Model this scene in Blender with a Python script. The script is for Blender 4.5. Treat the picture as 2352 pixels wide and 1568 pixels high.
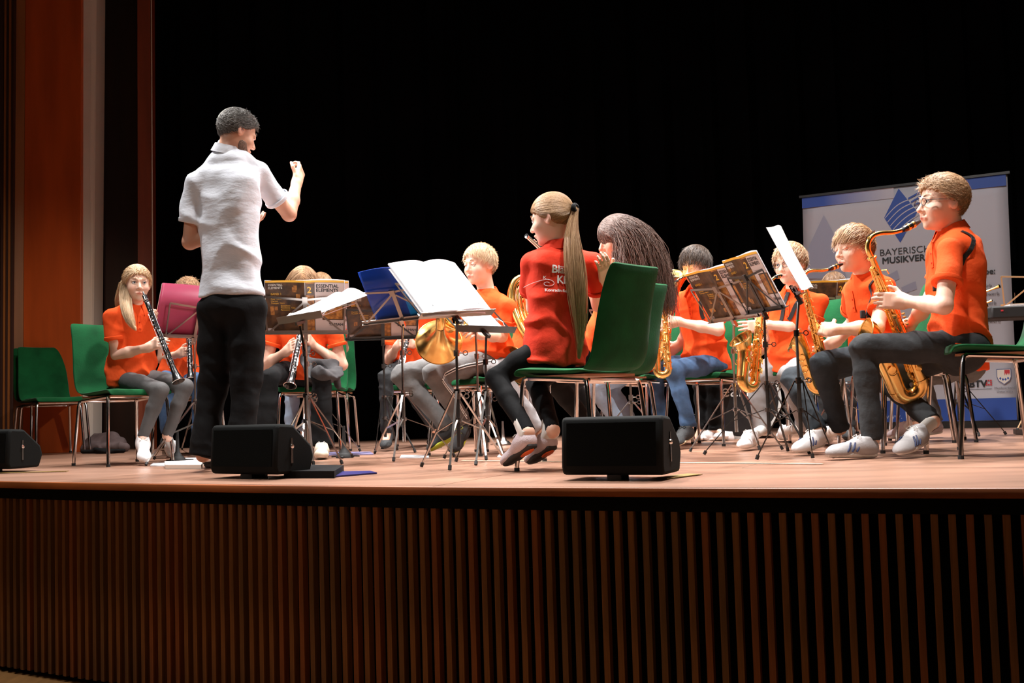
import bpy, math, random
import numpy as np
from mathutils import Vector, Matrix

# ------------------------------------------------------------------ camera, world, light
sc = bpy.context.scene
for o in list(bpy.data.objects):
    bpy.data.objects.remove(o)
COL = sc.collection
FPX, CX, CY = 2500.0, 1176.0, 784.0
HC = 0.30                                  # the lens is 30 cm above the stage floor (stage floor is z = 0)
PITCH, ROLL = math.atan(140.0 / FPX), 0.030
_F = np.array([0, math.cos(PITCH), math.sin(PITCH)])
_U0 = np.array([0, -math.sin(PITCH), math.cos(PITCH)])
_R0 = np.array([1.0, 0, 0])
_U = _U0 * math.cos(ROLL) + _R0 * math.sin(ROLL)
_R = _R0 * math.cos(ROLL) - _U0 * math.sin(ROLL)
CAM0 = np.array([0, 0, HC])
cd = bpy.data.cameras.new('camera')
cam = bpy.data.objects.new('camera', cd)
COL.objects.link(cam)
cd.sensor_width = 36.0
cd.lens = FPX / 2352.0 * 36.0
cd.clip_start = 0.05
cd.clip_end = 60
m = Matrix.Identity(4)
for i in range(3):
    m[i][0] = _R[i]; m[i][1] = _U[i]; m[i][2] = -_F[i]; m[i][3] = CAM0[i]
cam.matrix_world = m
sc.camera = cam

w = bpy.data.worlds.new('hall_dark')
sc.world = w
w.use_nodes = True
w.node_tree.nodes['Background'].inputs[0].default_value = (1.0, 0.86, 0.72, 1)
w.node_tree.nodes['Background'].inputs[1].default_value = 0.003
sc.view_settings.view_transform = 'Standard'
sc.view_settings.look = 'None'
sc.view_settings.gamma = 1
sc.view_settings.use_curve_mapping = False
sc.view_settings.exposure = 0.0

def light(name, kind, loc, target, power, col, size=0.3, spot=60, blend=0.5):
    d = bpy.data.lights.new(name, kind)
    d.energy = power
    d.color = col
    if kind == 'AREA':
        d.size = size
    else:
        d.shadow_soft_size = size
    if kind == 'SPOT':
        d.spot_size = math.radians(spot)
        d.spot_blend = blend
    o = bpy.data.objects.new(name, d)
    COL.objects.link(o)
    o.location = loc
    o.rotation_euler = (Vector(target) - Vector(loc)).to_track_quat('-Z', 'Y').to_euler()
    return o

COOL, WARM = (1.0, 0.97, 0.95), (1.0, 0.80, 0.60)
# stage lanterns hanging over the platform, front-of-house lanterns over the audience
light('stage_lantern', 'SPOT', (-2.2, 7.3, 5.8), (-1.9, 6.5, 0.4), 1300, COOL, 0.12, 66, 0.6)
light('stage_lantern', 'SPOT', (-0.4, 7.2, 5.8), (-0.4, 6.3, 0.4), 1500, COOL, 0.12, 66, 0.6)
light('stage_lantern', 'SPOT', (1.3, 7.0, 5.8), (1.1, 6.2, 0.4), 1600, COOL, 0.12, 66, 0.6)
light('stage_lantern', 'SPOT', (2.7, 6.6, 5.8), (2.3, 5.6, 0.4), 1700, COOL, 0.12, 66, 0.6)
light('stage_lantern', 'SPOT', (-2.4, 4.8, 5.2), (-1.4, 5.9, 0.5), 800, COOL, 0.12, 60, 0.6)
light('stage_lantern', 'SPOT', (0.2, 4.5, 5.2), (0.3, 5.6, 0.4), 850, COOL, 0.12, 60, 0.6)
light('stage_lantern', 'SPOT', (1.4, 4.0, 5.2), (1.9, 5.2, 0.4), 900, COOL, 0.12, 60, 0.6)
light('side_lantern', 'SPOT', (-3.7, 6.6, 4.4), (1.2, 5.9, 0.9), 1850, COOL, 0.12, 44, 0.6)
light('side_lantern', 'SPOT', (4.3, 5.6, 4.4), (-1.2, 6.4, 0.9), 800, COOL, 0.12, 40, 0.6)
light('front_lantern', 'SPOT', (-5.2, 1.6, 4.2), (0.6, 6.8, 1.1), 260, COOL, 0.16, 44, 0.5)
light('front_lantern', 'SPOT', (1.3, -3.0, 4.8), (0.9, 6.8, 1.1), 160, WARM, 0.25, 36, 0.6)
light('banner_fill', 'SPOT', (1.5, 4.6, 5.4), (3.1, 8.6, 1.2), 420, COOL, 0.12, 34, 0.8)  # added spot that brightens the banner, not a known lantern
light('wall_fill', 'SPOT', (-2.6, 6.4, 2.2), (-4.0, 8.9, 0.2), 75, WARM, 0.15, 70, 1.0)  # added warm spot that lifts the orange side wall, mostly low down
light('hall_fill', 'AREA', (0.0, -1.0, 5.5), (0.0, 3.0, -0.6), 17, (1.0, 0.70, 0.42), 1.6)  # added dim warm fill from the audience side, no actual lamp

# ------------------------------------------------------------------ pixel helpers (2352 x 1568 frame)
def ray(px, py):
    return _F + (px - CX) / FPX * _R - (py - CY) / FPX * _U
def at(px, py, Y):                         # the point seen at a pixel, at distance Y up the hall
    r = ray(px, py)
    return CAM0 + r * (Y / r[1])
def ground(px, py, z=0.0):                 # the point of the stage floor (or a level z) seen at a pixel
    r = ray(px, py)
    return CAM0 + r * ((z - HC) / r[2])
def reach(P, px, L, sgn):                  # joint seen at px, bone length L away from joint P (sgn: + beyond, - nearer)
    r = ray(*px); q = CAM0 - P
    a = r @ r; b = 2 * r @ q; c = q @ q - L * L
    D = b * b - 4 * a * c
    t = (-b + (sgn * math.sqrt(D) if D > 0 else 0)) / (2 * a)
    return CAM0 + t * r

def nrm(v):
    v = np.asarray(v, float)
    return v / (np.linalg.norm(v) + 1e-12)
def V3(*a):
    return np.array(a, float)

# ------------------------------------------------------------------ materials
MATS = {}
def mat(name, col, rough=0.6, metal=0.0, var=0.0, vscale=8.0, bump=0.0, bscale=60.0, spec=0.5, sheen=0.0,
        attr=None, col2=None, stretch=None, transl=0.0, sss=0.0, wave=None, coat=0.0):
    if name in MATS:
        return MATS[name]
    mt = bpy.data.materials.new(name)
    mt.use_nodes = True
    nt = mt.node_tree
    N = nt.nodes
    b = N['Principled BSDF']
    L = nt.links
    b.inputs['Base Color'].default_value = (*col, 1)
    b.inputs['Roughness'].default_value = rough
    b.inputs['Metallic'].default_value = metal
    b.inputs['Specular IOR Level'].default_value = spec
    if sheen:
        b.inputs['Sheen Weight'].default_value = sheen
        b.inputs['Sheen Roughness'].default_value = 0.4
    if sss:
        b.inputs['Subsurface Weight'].default_value = sss
        b.inputs['Subsurface Radius'].default_value = (0.012, 0.005, 0.003)
        b.inputs['Subsurface Scale'].default_value = 1.0
    if coat:
        b.inputs['Coat Weight'].default_value = coat
        b.inputs['Coat Roughness'].default_value = 0.12
    tc = N.new('ShaderNodeTexCoord')
    mp = N.new('ShaderNodeMapping')
    L.new(tc.outputs['Object'], mp.inputs[0])
    if stretch:
        mp.inputs['Scale'].default_value = stretch
    colout = None
    if var or col2:
        nz = N.new('ShaderNodeTexNoise')
        nz.inputs['Scale'].default_value = vscale
        nz.inputs['Detail'].default_value = 5
        L.new(mp.outputs[0], nz.inputs['Vector'])
        rp = N.new('ShaderNodeValToRGB')
        rp.color_ramp.elements[0].position = 0.3
        rp.color_ramp.elements[1].position = 0.7
        c2 = col2 if col2 else tuple(min(1, c * (1 + var)) for c in col)
        c1 = tuple(c * (1 - var) for c in col)
        rp.color_ramp.elements[0].color = (*c1, 1)
        rp.color_ramp.elements[1].color = (*c2, 1)
        L.new(nz.outputs['Fac'], rp.inputs[0])
        colout = rp.outputs[0]
    if attr:
        at_ = N.new('ShaderNodeAttribute')
        at_.attribute_name = 'tint'
        mx = N.new('ShaderNodeMix')
        mx.data_type = 'RGBA'
        mx.inputs[7].default_value = (*attr, 1)
        if colout:
            L.new(colout, mx.inputs[6])
        else:
            mx.inputs[6].default_value = (*col, 1)
        L.new(at_.outputs['Fac'], mx.inputs[0])
        colout = mx.outputs[2]
    if colout:
        L.new(colout, b.inputs['Base Color'])
    if bump:
        nb = N.new('ShaderNodeTexNoise')
        nb.inputs['Scale'].default_value = bscale
        nb.inputs['Detail'].default_value = 4
        L.new(mp.outputs[0], nb.inputs['Vector'])
        bp = N.new('ShaderNodeBump')
        bp.inputs['Strength'].default_value = bump
        bp.inputs['Distance'].default_value = 0.01
        L.new(nb.outputs['Fac'], bp.inputs['Height'])
        L.new(bp.outputs[0], b.inputs['Normal'])
    if transl:
        tr = N.new('ShaderNodeBsdfTranslucent')
        tr.inputs[0].default_value = (*col, 1)
        ms = N.new('ShaderNodeMixShader')
        ms.inputs[0].default_value = transl
        out = N['Material Output']
        L.new(b.outputs[0], ms.inputs[1])
        L.new(tr.outputs[0], ms.inputs[2])
        L.new(ms.outputs[0], out.inputs[0])
    MATS[name] = mt
    return mt

POLO = mat('orange_cotton', (0.86, 0.092, 0.016), 0.9, var=0.08, vscale=5, bump=0.25, bscale=35, spec=0.2)
POLO_SHADED = mat('shaded_orange_cotton', (0.62, 0.034, 0.012), 0.9, var=0.08, vscale=5, bump=0.25, bscale=35, spec=0.2)  # orange polo with its back-lit shade put into the colour; buttons share it
SHIRTW = mat('white_cotton', (0.72, 0.74, 0.80), 0.85, var=0.03, vscale=6, bump=0.7, bscale=9, spec=0.2, stretch=(1, 1, 2.2))
PRINT = mat('white_print', (0.85, 0.82, 0.80), 0.7)
BLACKCL = mat('black_cloth', (0.0055, 0.0055, 0.006), 0.9, spec=0.2, var=0.3, vscale=9, bump=0.4, bscale=18)
LEGGING = mat('black_legging', (0.0035, 0.0035, 0.004), 0.85, spec=0.15, bump=0.1, bscale=60)
CHARC = mat('charcoal_denim', (0.032, 0.034, 0.036), 0.9, spec=0.2, var=0.25, vscale=12, bump=0.6, bscale=17)
SLATE = mat('slate_denim', (0.030, 0.037, 0.044), 0.9, spec=0.2, var=0.25, vscale=12, bump=0.6, bscale=17)
GREYD = mat('grey_denim', (0.15, 0.147, 0.145), 0.9, spec=0.2, var=0.25, vscale=10, bump=0.6, bscale=17)
PALED = mat('pale_grey_denim', (0.30, 0.295, 0.30), 0.9, spec=0.2, var=0.2, vscale=10, bump=0.5, bscale=16)
BLUED = mat('blue_denim', (0.055, 0.105, 0.20), 0.9, spec=0.2, var=0.4, vscale=9, bump=0.6, bscale=18)
LIGHTD = mat('light_blue_denim', (0.28, 0.36, 0.47), 0.85, var=0.25, vscale=9, bump=0.3, bscale=35)
GREYCL = mat('grey_jersey', (0.045, 0.042, 0.044), 0.9, var=0.2, vscale=9, bump=0.3, bscale=30)
SKIN = mat('skin', (0.80, 0.50, 0.37), 0.5, attr=(0.62, 0.16, 0.13), sss=0.12, bump=0.03, bscale=80)
SKIN2 = mat('skin_tanned', (0.68, 0.37, 0.25), 0.5, attr=(0.50, 0.12, 0.08), sss=0.12, bump=0.03, bscale=80)
EYEW = mat('eye_white', (0.75, 0.73, 0.72), 0.25)
IRIS = mat('iris', (0.03, 0.035, 0.04), 0.2)
CHROME = mat('chrome', (0.72, 0.68, 0.66), 0.14, 1.0)
CHROMEB = mat('black_nickel', (0.10, 0.095, 0.09), 0.25, 1.0)
STEEL = mat('stand_steel', (0.42, 0.38, 0.35), 0.28, 1.0)
DARKM = mat('dark_stand_paint', (0.02, 0.019, 0.018), 0.4)
RUBBER = mat('black_rubber', (0.012, 0.012, 0.012), 0.7)
BRASS = mat('lacquered_brass', (0.98, 0.62, 0.20), 0.24, 1.0, coat=0.2)
BRASSD = mat('deep_brass', (0.80, 0.38, 0.10), 0.2, 1.0)
SILVER = mat('silver_plate', (0.85, 0.84, 0.84), 0.15, 1.0)
EBON = mat('black_ebonite', (0.010, 0.009, 0.009), 0.25, spec=0.6, coat=0.4)
VELVET = mat('green_velvet', (0.004, 0.075, 0.022), 0.9, var=0.30, vscale=7, sheen=0.12, spec=0.15, bump=0.1, bscale=90)
PLYW = mat('beech_plywood', (0.55, 0.24, 0.13), 0.5, var=0.12, vscale=5, stretch=(1, 8, 1))
BLACKB = mat('black_speaker_paint', (0.0035, 0.0042, 0.0038), 0.85, spec=0.2, bump=0.08, bscale=300)
GRILLE = mat('black_grille_cloth', (0.0022, 0.0030, 0.0025), 0.95, spec=0.1, bump=0.3, bscale=500)
PAPER = mat('white_paper', (0.88, 0.88, 0.90), 0.8, transl=0.35)
PAPERW = mat('cream_paper', (0.80, 0.74, 0.66), 0.8)
COVERD = mat('dark_cover_print', (0.040, 0.019, 0.012), 0.35, var=0.5, vscale=26, col2=(0.11, 0.048, 0.018))
COVERO = mat('orange_cover_print', (0.30, 0.095, 0.022), 0.35, var=0.6, vscale=45, col2=(0.55, 0.22, 0.05))
COVERL = mat('pale_cover_print', (0.55, 0.42, 0.38), 0.4)
COVERY = mat('yellow_cover_print', (0.80, 0.42, 0.04), 0.4)
INK = mat('black_ink', (0.012, 0.012, 0.014), 0.5)
BLUEF = mat('blue_folder', (0.008, 0.055, 0.42), 0.28, var=0.15, vscale=5)
BLUEC = mat('bright_blue_plastic', (0.01, 0.24, 0.75), 0.3)
SLEEVE = mat('dark_plastic_sleeve', (0.022, 0.018, 0.024), 0.22, var=0.4, vscale=10)
PINKF = mat('raspberry_folder', (0.40, 0.045, 0.105), 0.38, var=0.06, vscale=4)
WHITESH = mat('white_leather', (0.82, 0.80, 0.80), 0.5, bump=0.1, bscale=80)
GREYSH = mat('grey_suede', (0.36, 0.34, 0.34), 0.8, bump=0.1, bscale=120)
PINKSH = mat('pale_pink_mesh_fabric', (0.55, 0.46, 0.48), 0.85, bump=0.3, bscale=200)
OLIVESH = mat('olive_canvas', (0.075, 0.062, 0.038), 0.85, bump=0.2, bscale=150)
DARKSH = mat('charcoal_knit', (0.03, 0.033, 0.035), 0.8, bump=0.3, bscale=200)
TANSH = mat('tan_leather', (0.36, 0.17, 0.10), 0.6)
SOLEW = mat('white_rubber', (0.72, 0.70, 0.66), 0.6)
SOLEB = mat('dark_rubber_sole', (0.02, 0.018, 0.017), 0.7)
SOLEO = mat('orange_rubber', (0.75, 0.13, 0.03), 0.6)
LIME = mat('lime_rubber', (0.55, 0.60, 0.04), 0.6)
NAVY = mat('navy_trim', (0.02, 0.03, 0.09), 0.6)
REDTRIM = mat('red_trim', (0.6, 0.05, 0.04), 0.6)
STRAP = mat('black_webbing', (0.012, 0.011, 0.012), 0.7, bump=0.2, bscale=300)
GLASSF = mat('dark_glasses_frame', (0.03, 0.025, 0.03), 0.3)

def hairmat(name, col, light_):
    return mat(name, col, 0.48, attr=light_, spec=0.4, var=0.2, vscale=25)
HAIRCAP = {}
def capmat(hm):
    if hm.name not in HAIRCAP:
        c = hm.copy(); c.name = hm.name + '_base'
        b = c.node_tree.nodes['Principled BSDF']; b.inputs['Roughness'].default_value = 0.8; b.inputs['Specular IOR Level'].default_value = 0.15
        HAIRCAP[hm.name] = c
    return HAIRCAP[hm.name]
H_BLOND = hairmat('blond_hair', (0.50, 0.32, 0.17), (0.86, 0.66, 0.44))
H_SAND = hairmat('sandy_hair', (0.34, 0.19, 0.095), (0.66, 0.44, 0.27))
H_LBROWN = hairmat('light_brown_hair', (0.25, 0.125, 0.055), (0.54, 0.34, 0.18))
H_BROWN = hairmat('brown_hair', (0.13, 0.062, 0.03), (0.33, 0.20, 0.11))
H_DARK = hairmat('dark_brown_hair', (0.022, 0.010, 0.006), (0.085, 0.050, 0.030))
H_LONGD = hairmat('long_dark_hair', (0.060, 0.030, 0.022), (0.24, 0.15, 0.12))
H_GREY = hairmat('greying_dark_hair', (0.055, 0.05, 0.045), (0.28, 0.26, 0.24))

# ------------------------------------------------------------------ object helpers
def newmesh(name, v, f, smooth=True):
    me = bpy.data.meshes.new(name)
    v = np.asarray(v, np.float32)
    if isinstance(f, np.ndarray):
        n, k = f.shape
        me.vertices.add(len(v))
        me.vertices.foreach_set('co', v.ravel())
        me.loops.add(n * k)
        me.loops.foreach_set('vertex_index', f.astype(np.int32).ravel())
        me.polygons.add(n)
        me.polygons.foreach_set('loop_start', np.arange(0, n * k, k, dtype=np.int32))
        me.update(calc_edges=True)
        me.validate()
    else:
        me.from_pydata([tuple(map(float, p)) for p in v], [], f)
        me.update()
    if smooth:
        me.polygons.foreach_set('use_smooth', np.ones(len(me.polygons), bool))
    return me

def tag(o, label, cat=None, group=None, kind=None):
    if label: o['label'] = label
    if cat: o['category'] = cat
    if group: o['group'] = group
    if kind: o['kind'] = kind
    return o
def empty(name, loc, label, cat, group=None, rz=0):
    o = bpy.data.objects.new(name, None)
    COL.objects.link(o)
    o.location = [float(a) for a in loc]
    o.rotation_euler = (0, 0, rz)
    o['base'] = [float(a) for a in loc]
    return tag(o, label, cat, group)
def base_of(p):
    return np.array(list(p['base'])) if p is not None and 'base' in p else np.zeros(3)

class MB:                                   # collects plain shapes, links them as one mesh object
    def __init__(s):
        s.v = []; s.f = []
    def add(s, v, f):
        n = len(s.v)
        s.v += [tuple(float(c) for c in p) for p in v]
        s.f += [tuple(i + n for i in q) for q in f]
        return s
    def box(s, c, size, R=None):
        c = np.asarray(c, float); h = np.asarray(size, float) / 2
        R = np.eye(3) if R is None else R
        P = [c + R @ (V3(x, y, z) * h) for x in (-1, 1) for y in (-1, 1) for z in (-1, 1)]
        return s.add(P, [(0, 1, 3, 2), (4, 6, 7, 5), (0, 4, 5, 1), (2, 3, 7, 6), (0, 2, 6, 4), (1, 5, 7, 3)])
    def tube(s, pts, rad, n=8, cap=True, closed=False):
        pts = np.asarray(pts, float)
        m_ = len(pts)
        rad = np.broadcast_to(np.asarray(rad, float), (m_,))
        tang = np.gradient(pts, axis=0) if m_ > 2 else np.repeat((pts[-1:] - pts[:1]), m_, 0)
        if closed:
            tang = np.roll(pts, -1, 0) - np.roll(pts, 1, 0)
        tang /= np.linalg.norm(tang, axis=1)[:, None] + 1e-12
        up = V3(0, 0, 1) if abs(tang[0][2]) < 0.9 else V3(1, 0, 0)
        a = nrm(np.cross(tang[0], up))
        V = []
        for i in range(m_):
            a = nrm(a - tang[i] * (a @ tang[i]))
            b = np.cross(tang[i], a)
            for j in range(n):
                t = 2 * math.pi * j / n
                V.append(pts[i] + rad[i] * (math.cos(t) * a + math.sin(t) * b))
        F = []
        for i in range(m_ if closed else m_ - 1):
            k = (i + 1) % m_
            for j in range(n):
                F.append((i * n + j, i * n + (j + 1) % n, k * n + (j + 1) % n, k * n + j))
        if cap and not closed:
            F.append(tuple(range(n - 1, -1, -1)))
            F.append(tuple((m_ - 1) * n + j for j in range(n)))
        return s.add(V, F)
    def bar(s, p, q, w_, t, ref=(0, 0, 1)):
        p = np.asarray(p, float); q = np.asarray(q, float)
        d = nrm(q - p)
        a = nrm(np.cross(d, nrm(ref)) if abs(d @ nrm(ref)) < 0.98 else np.cross(d, V3(0, 1, 0.1)))
        b = np.cross(d, a)
        R = np.stack([a, d, b], 1)
        return s.box((p + q) / 2, (w_, np.linalg.norm(q - p), t), R)
    def lathe(s, prof, c, ax, n=24, capped=False):
        ax = nrm(ax); c = np.asarray(c, float)
        a = nrm(np.cross(ax, V3(0, 0, 1) if abs(ax[2]) < 0.9 else V3(1, 0, 0)))
        b = np.cross(ax, a)
        V = []; F = []
        for r, h in prof:
            for j in range(n):
                t = 2 * math.pi * j / n
                V.append(c + ax * h + r * (math.cos(t) * a + math.sin(t) * b))
        for i in range(len(prof) - 1):
            for j in range(n):
                F.append((i * n + j, (i + 1) * n + j, (i + 1) * n + (j + 1) % n, i * n + (j + 1) % n))
        if capped:
            F.append(tuple(range(n)))
            F.append(tuple((len(prof) - 1) * n + j for j in range(n - 1, -1, -1)))
        return s.add(V, F)
    def prism(s, poly, thick, c=(0, 0, 0), R=None):
        R = np.eye(3) if R is None else R; c = np.asarray(c, float)
        n = len(poly)
        V = [c + R @ V3(x, y, -thick / 2) for x, y in poly] + [c + R @ V3(x, y, thick / 2) for x, y in poly]
        F = [tuple(range(n - 1, -1, -1)), tuple(range(n, 2 * n))]
        F += [(i, (i + 1) % n, n + (i + 1) % n, n + i) for i in range(n)]
        return s.add(V, F)
    def build(s, name, m_, parent=None, smooth=True, bevel=0, **kw):
        b = base_of(parent)
        me = newmesh(name, np.array(s.v) - b, s.f, smooth)
        return link(name, me, m_, parent, bevel=bevel, autosmooth=smooth, **kw)

def link(name, me, m_, parent=None, label=None, bevel=0, autosmooth=False, kind=None, base=None, sharp=35):
    o = bpy.data.objects.new(name, me)
    COL.objects.link(o)
    for x in (m_ if isinstance(m_, (list, tuple)) else [m_]):
        me.materials.append(x)
    if parent is not None:
        o.parent = parent
        if 'base' in parent:
            o['base'] = list(parent['base'])
    elif base is not None:
        o.location = [float(a) for a in base]; o['base'] = [float(a) for a in base]
    if label: o['label'] = label
    if kind: o['kind'] = kind
    if bevel:
        bv = o.modifiers.new('bevel', 'BEVEL')
        bv.width = bevel; bv.segments = 2; bv.limit_method = 'ANGLE'
    if autosmooth:
        me.update()
        try:
            me.set_sharp_from_angle(angle=math.radians(sharp))
        except Exception:
            pass
    return o

def text_mesh(txt, size, m_, parent, origin, xdir, ydir, name='lettering', align='LEFT', weight=0.0, warp=None, thick=0.0006, sub=False):
    cu = bpy.data.curves.new('txt', 'FONT')
    cu.body = txt; cu.size = size; cu.align_x = align
    cu.extrude = 0.0 if warp is not None else thick
    cu.resolution_u = 3
    to = bpy.data.objects.new('txt', cu)
    me = bpy.data.meshes.new_from_object(to)
    bpy.data.objects.remove(to)
    if sub:
        import bmesh
        bm = bmesh.new(); bm.from_mesh(me)
        bmesh.ops.triangulate(bm, faces=bm.faces[:])
        bmesh.ops.subdivide_edges(bm, edges=[e for e in bm.edges if e.calc_length() > 0.006], cuts=2)
        bm.to_mesh(me); bm.free()
    if weight > 0:                           # bolder strokes: shifted copies of the outlines
        import bmesh
        bm = bmesh.new(); bm.from_mesh(me)
        for dx, dy in ((-weight, 0), (weight, 0), (0, weight), (0, -weight)):
            g_ = bmesh.ops.duplicate(bm, geom=bm.verts[:len(me.vertices)] + bm.edges[:len(me.edges)] + bm.faces[:len(me.polygons)])
            bmesh.ops.translate(bm, vec=(dx, dy, 0.00004 * (1 + dx / weight + 2 * dy / weight)), verts=[q for q in g_['geom'] if isinstance(q, bmesh.types.BMVert)])
        m0 = me; me = bpy.data.meshes.new('text'); bm.to_mesh(me); bm.free()
    n = len(me.vertices)
    co = np.zeros(n * 3); me.vertices.foreach_get('co', co); co = co.reshape(-1, 3)
    xd, yd = nrm(xdir), nrm(ydir); zd = np.cross(xd, yd)
    P = np.asarray(origin, float) + co[:, :1] * xd + co[:, 1:2] * yd + co[:, 2:3] * zd
    if warp is not None:
        P = warp(P)
    P = P - base_of(parent)
    me.vertices.foreach_set('co', P.astype(np.float32).ravel())
    me.update()
    me.materials.clear()
    return link(name, me, m_, parent)

# ------------------------------------------------------------------ implicit surfaces (surface nets)
def rc(a, b, ra, rb):
    a = np.asarray(a, np.float32); b = np.asarray(b, np.float32); ab = b - a; L2 = float(ab @ ab) + 1e-12
    ra = float(ra); rb = float(rb)
    def f(p):
        q = p - a
        t = np.clip(q @ ab / np.float32(L2), 0, 1)
        q -= t[..., None] * ab
        return np.sqrt(np.einsum('...i,...i', q, q)) - (ra + t * (rb - ra))
    r = max(ra, rb)
    return f, np.minimum(a, b) - r, np.maximum(a, b) + r
def ell(c, R, rad):                          # R columns are the axes
    c = np.asarray(c, np.float32); rad = np.asarray(rad, np.float32); R = np.asarray(R, np.float32)
    def f(p):
        q = (p - c) @ R
        q1 = q / rad; q2 = q1 / rad; k0 = np.sqrt(np.einsum('...i,...i', q1, q1)); k1 = np.sqrt(np.einsum('...i,...i', q2, q2)) + 1e-9
        return k0 * (k0 - 1) / k1
    r = rad.max()
    return f, c - r, c + r
def rbox(c, R, half, rr):
    c = np.asarray(c, np.float32); half = np.asarray(half, np.float32); R = np.asarray(R, np.float32); rr = float(rr)
    def f(p):
        q = np.abs((p - c) @ R) - (half - rr)
        return np.linalg.norm(np.maximum(q, 0), axis=-1) + np.minimum(q.max(-1), 0) - rr
    r = np.linalg.norm(half)
    return f, c - r, c + r
def loft(st):                                # stations: (centre, right, fwd, half width, half depth)
    C = [np.asarray(s_[0], np.float32) for s_ in st]
    st = [(0, np.asarray(s_[1], np.float32), np.asarray(s_[2], np.float32), float(s_[3]), float(s_[4])) for s_ in st]
    def f(p):
        best = None
        for i in range(len(st) - 1):
            a, b = C[i], C[i + 1]; ab = b - a; L = np.linalg.norm(ab); ax = ab / L; L = float(L)
            t = np.clip((p - a) @ ax / L, 0, 1)[..., None]
            q = p - (a + t * ab)
            R_ = st[i][1] * (1 - t) + st[i + 1][1] * t
            F_ = st[i][2] * (1 - t) + st[i + 1][2] * t
            w_ = st[i][3] * (1 - t[..., 0]) + st[i + 1][3] * t[..., 0]
            d_ = st[i][4] * (1 - t[..., 0]) + st[i + 1][4] * t[..., 0]
            x = (q * R_).sum(-1) / w_; y = (q * F_).sum(-1) / d_
            mn = np.minimum(w_, d_)
            z = q @ ax / mn
            # superellipse-like section, a little boxier than an ellipse
            x *= x; y *= y; z *= z
            e = 0.6 * np.sqrt(x + y + z) + 0.4 * np.sqrt(np.sqrt(x * x + y * y + z * z))
            d = (e - 1) * mn
            best = d if best is None else np.minimum(best, d)
        return best
    r = max(max(s_[3], s_[4]) for s_ in st)
    A = np.array(C)
    return f, A.min(0) - r, A.max(0) + r
def plane(c, n):                             # keeps the side n points away from
    c = np.asarray(c, float); n = nrm(n)
    return lambda p: (p - c) @ n

_rs = np.random.RandomState(5)
_KD = _rs.normal(size=(10, 3)); _KD /= np.linalg.norm(_KD, axis=1)[:, None]
_KD = _KD.astype(np.float32); _KP = _rs.uniform(0, 6.28, 10)
def wob(p, f, seed=0):                       # cheap smooth noise, -1..1
    s_ = 0
    for i in range(5):
        j = (i + seed) % 10
        s_ = s_ + np.sin(p @ _KD[j] * np.float32(f * (1 + 0.2 * i)) + np.float32(_KP[j] + seed))
    return s_ / np.float32(2.9)
def folds(p, f, seed=0):                     # ridged folds 0..1
    w1 = wob(p, f * 1.3, seed + 1); w2 = wob(p, f * 1.3, seed + 3)
    q = p + np.float32(0.35 / f) * np.stack([w1, w2, w1], -1)
    return 1 - np.minimum(np.abs(wob(q, f, seed)) * 1.6, 1)

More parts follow.
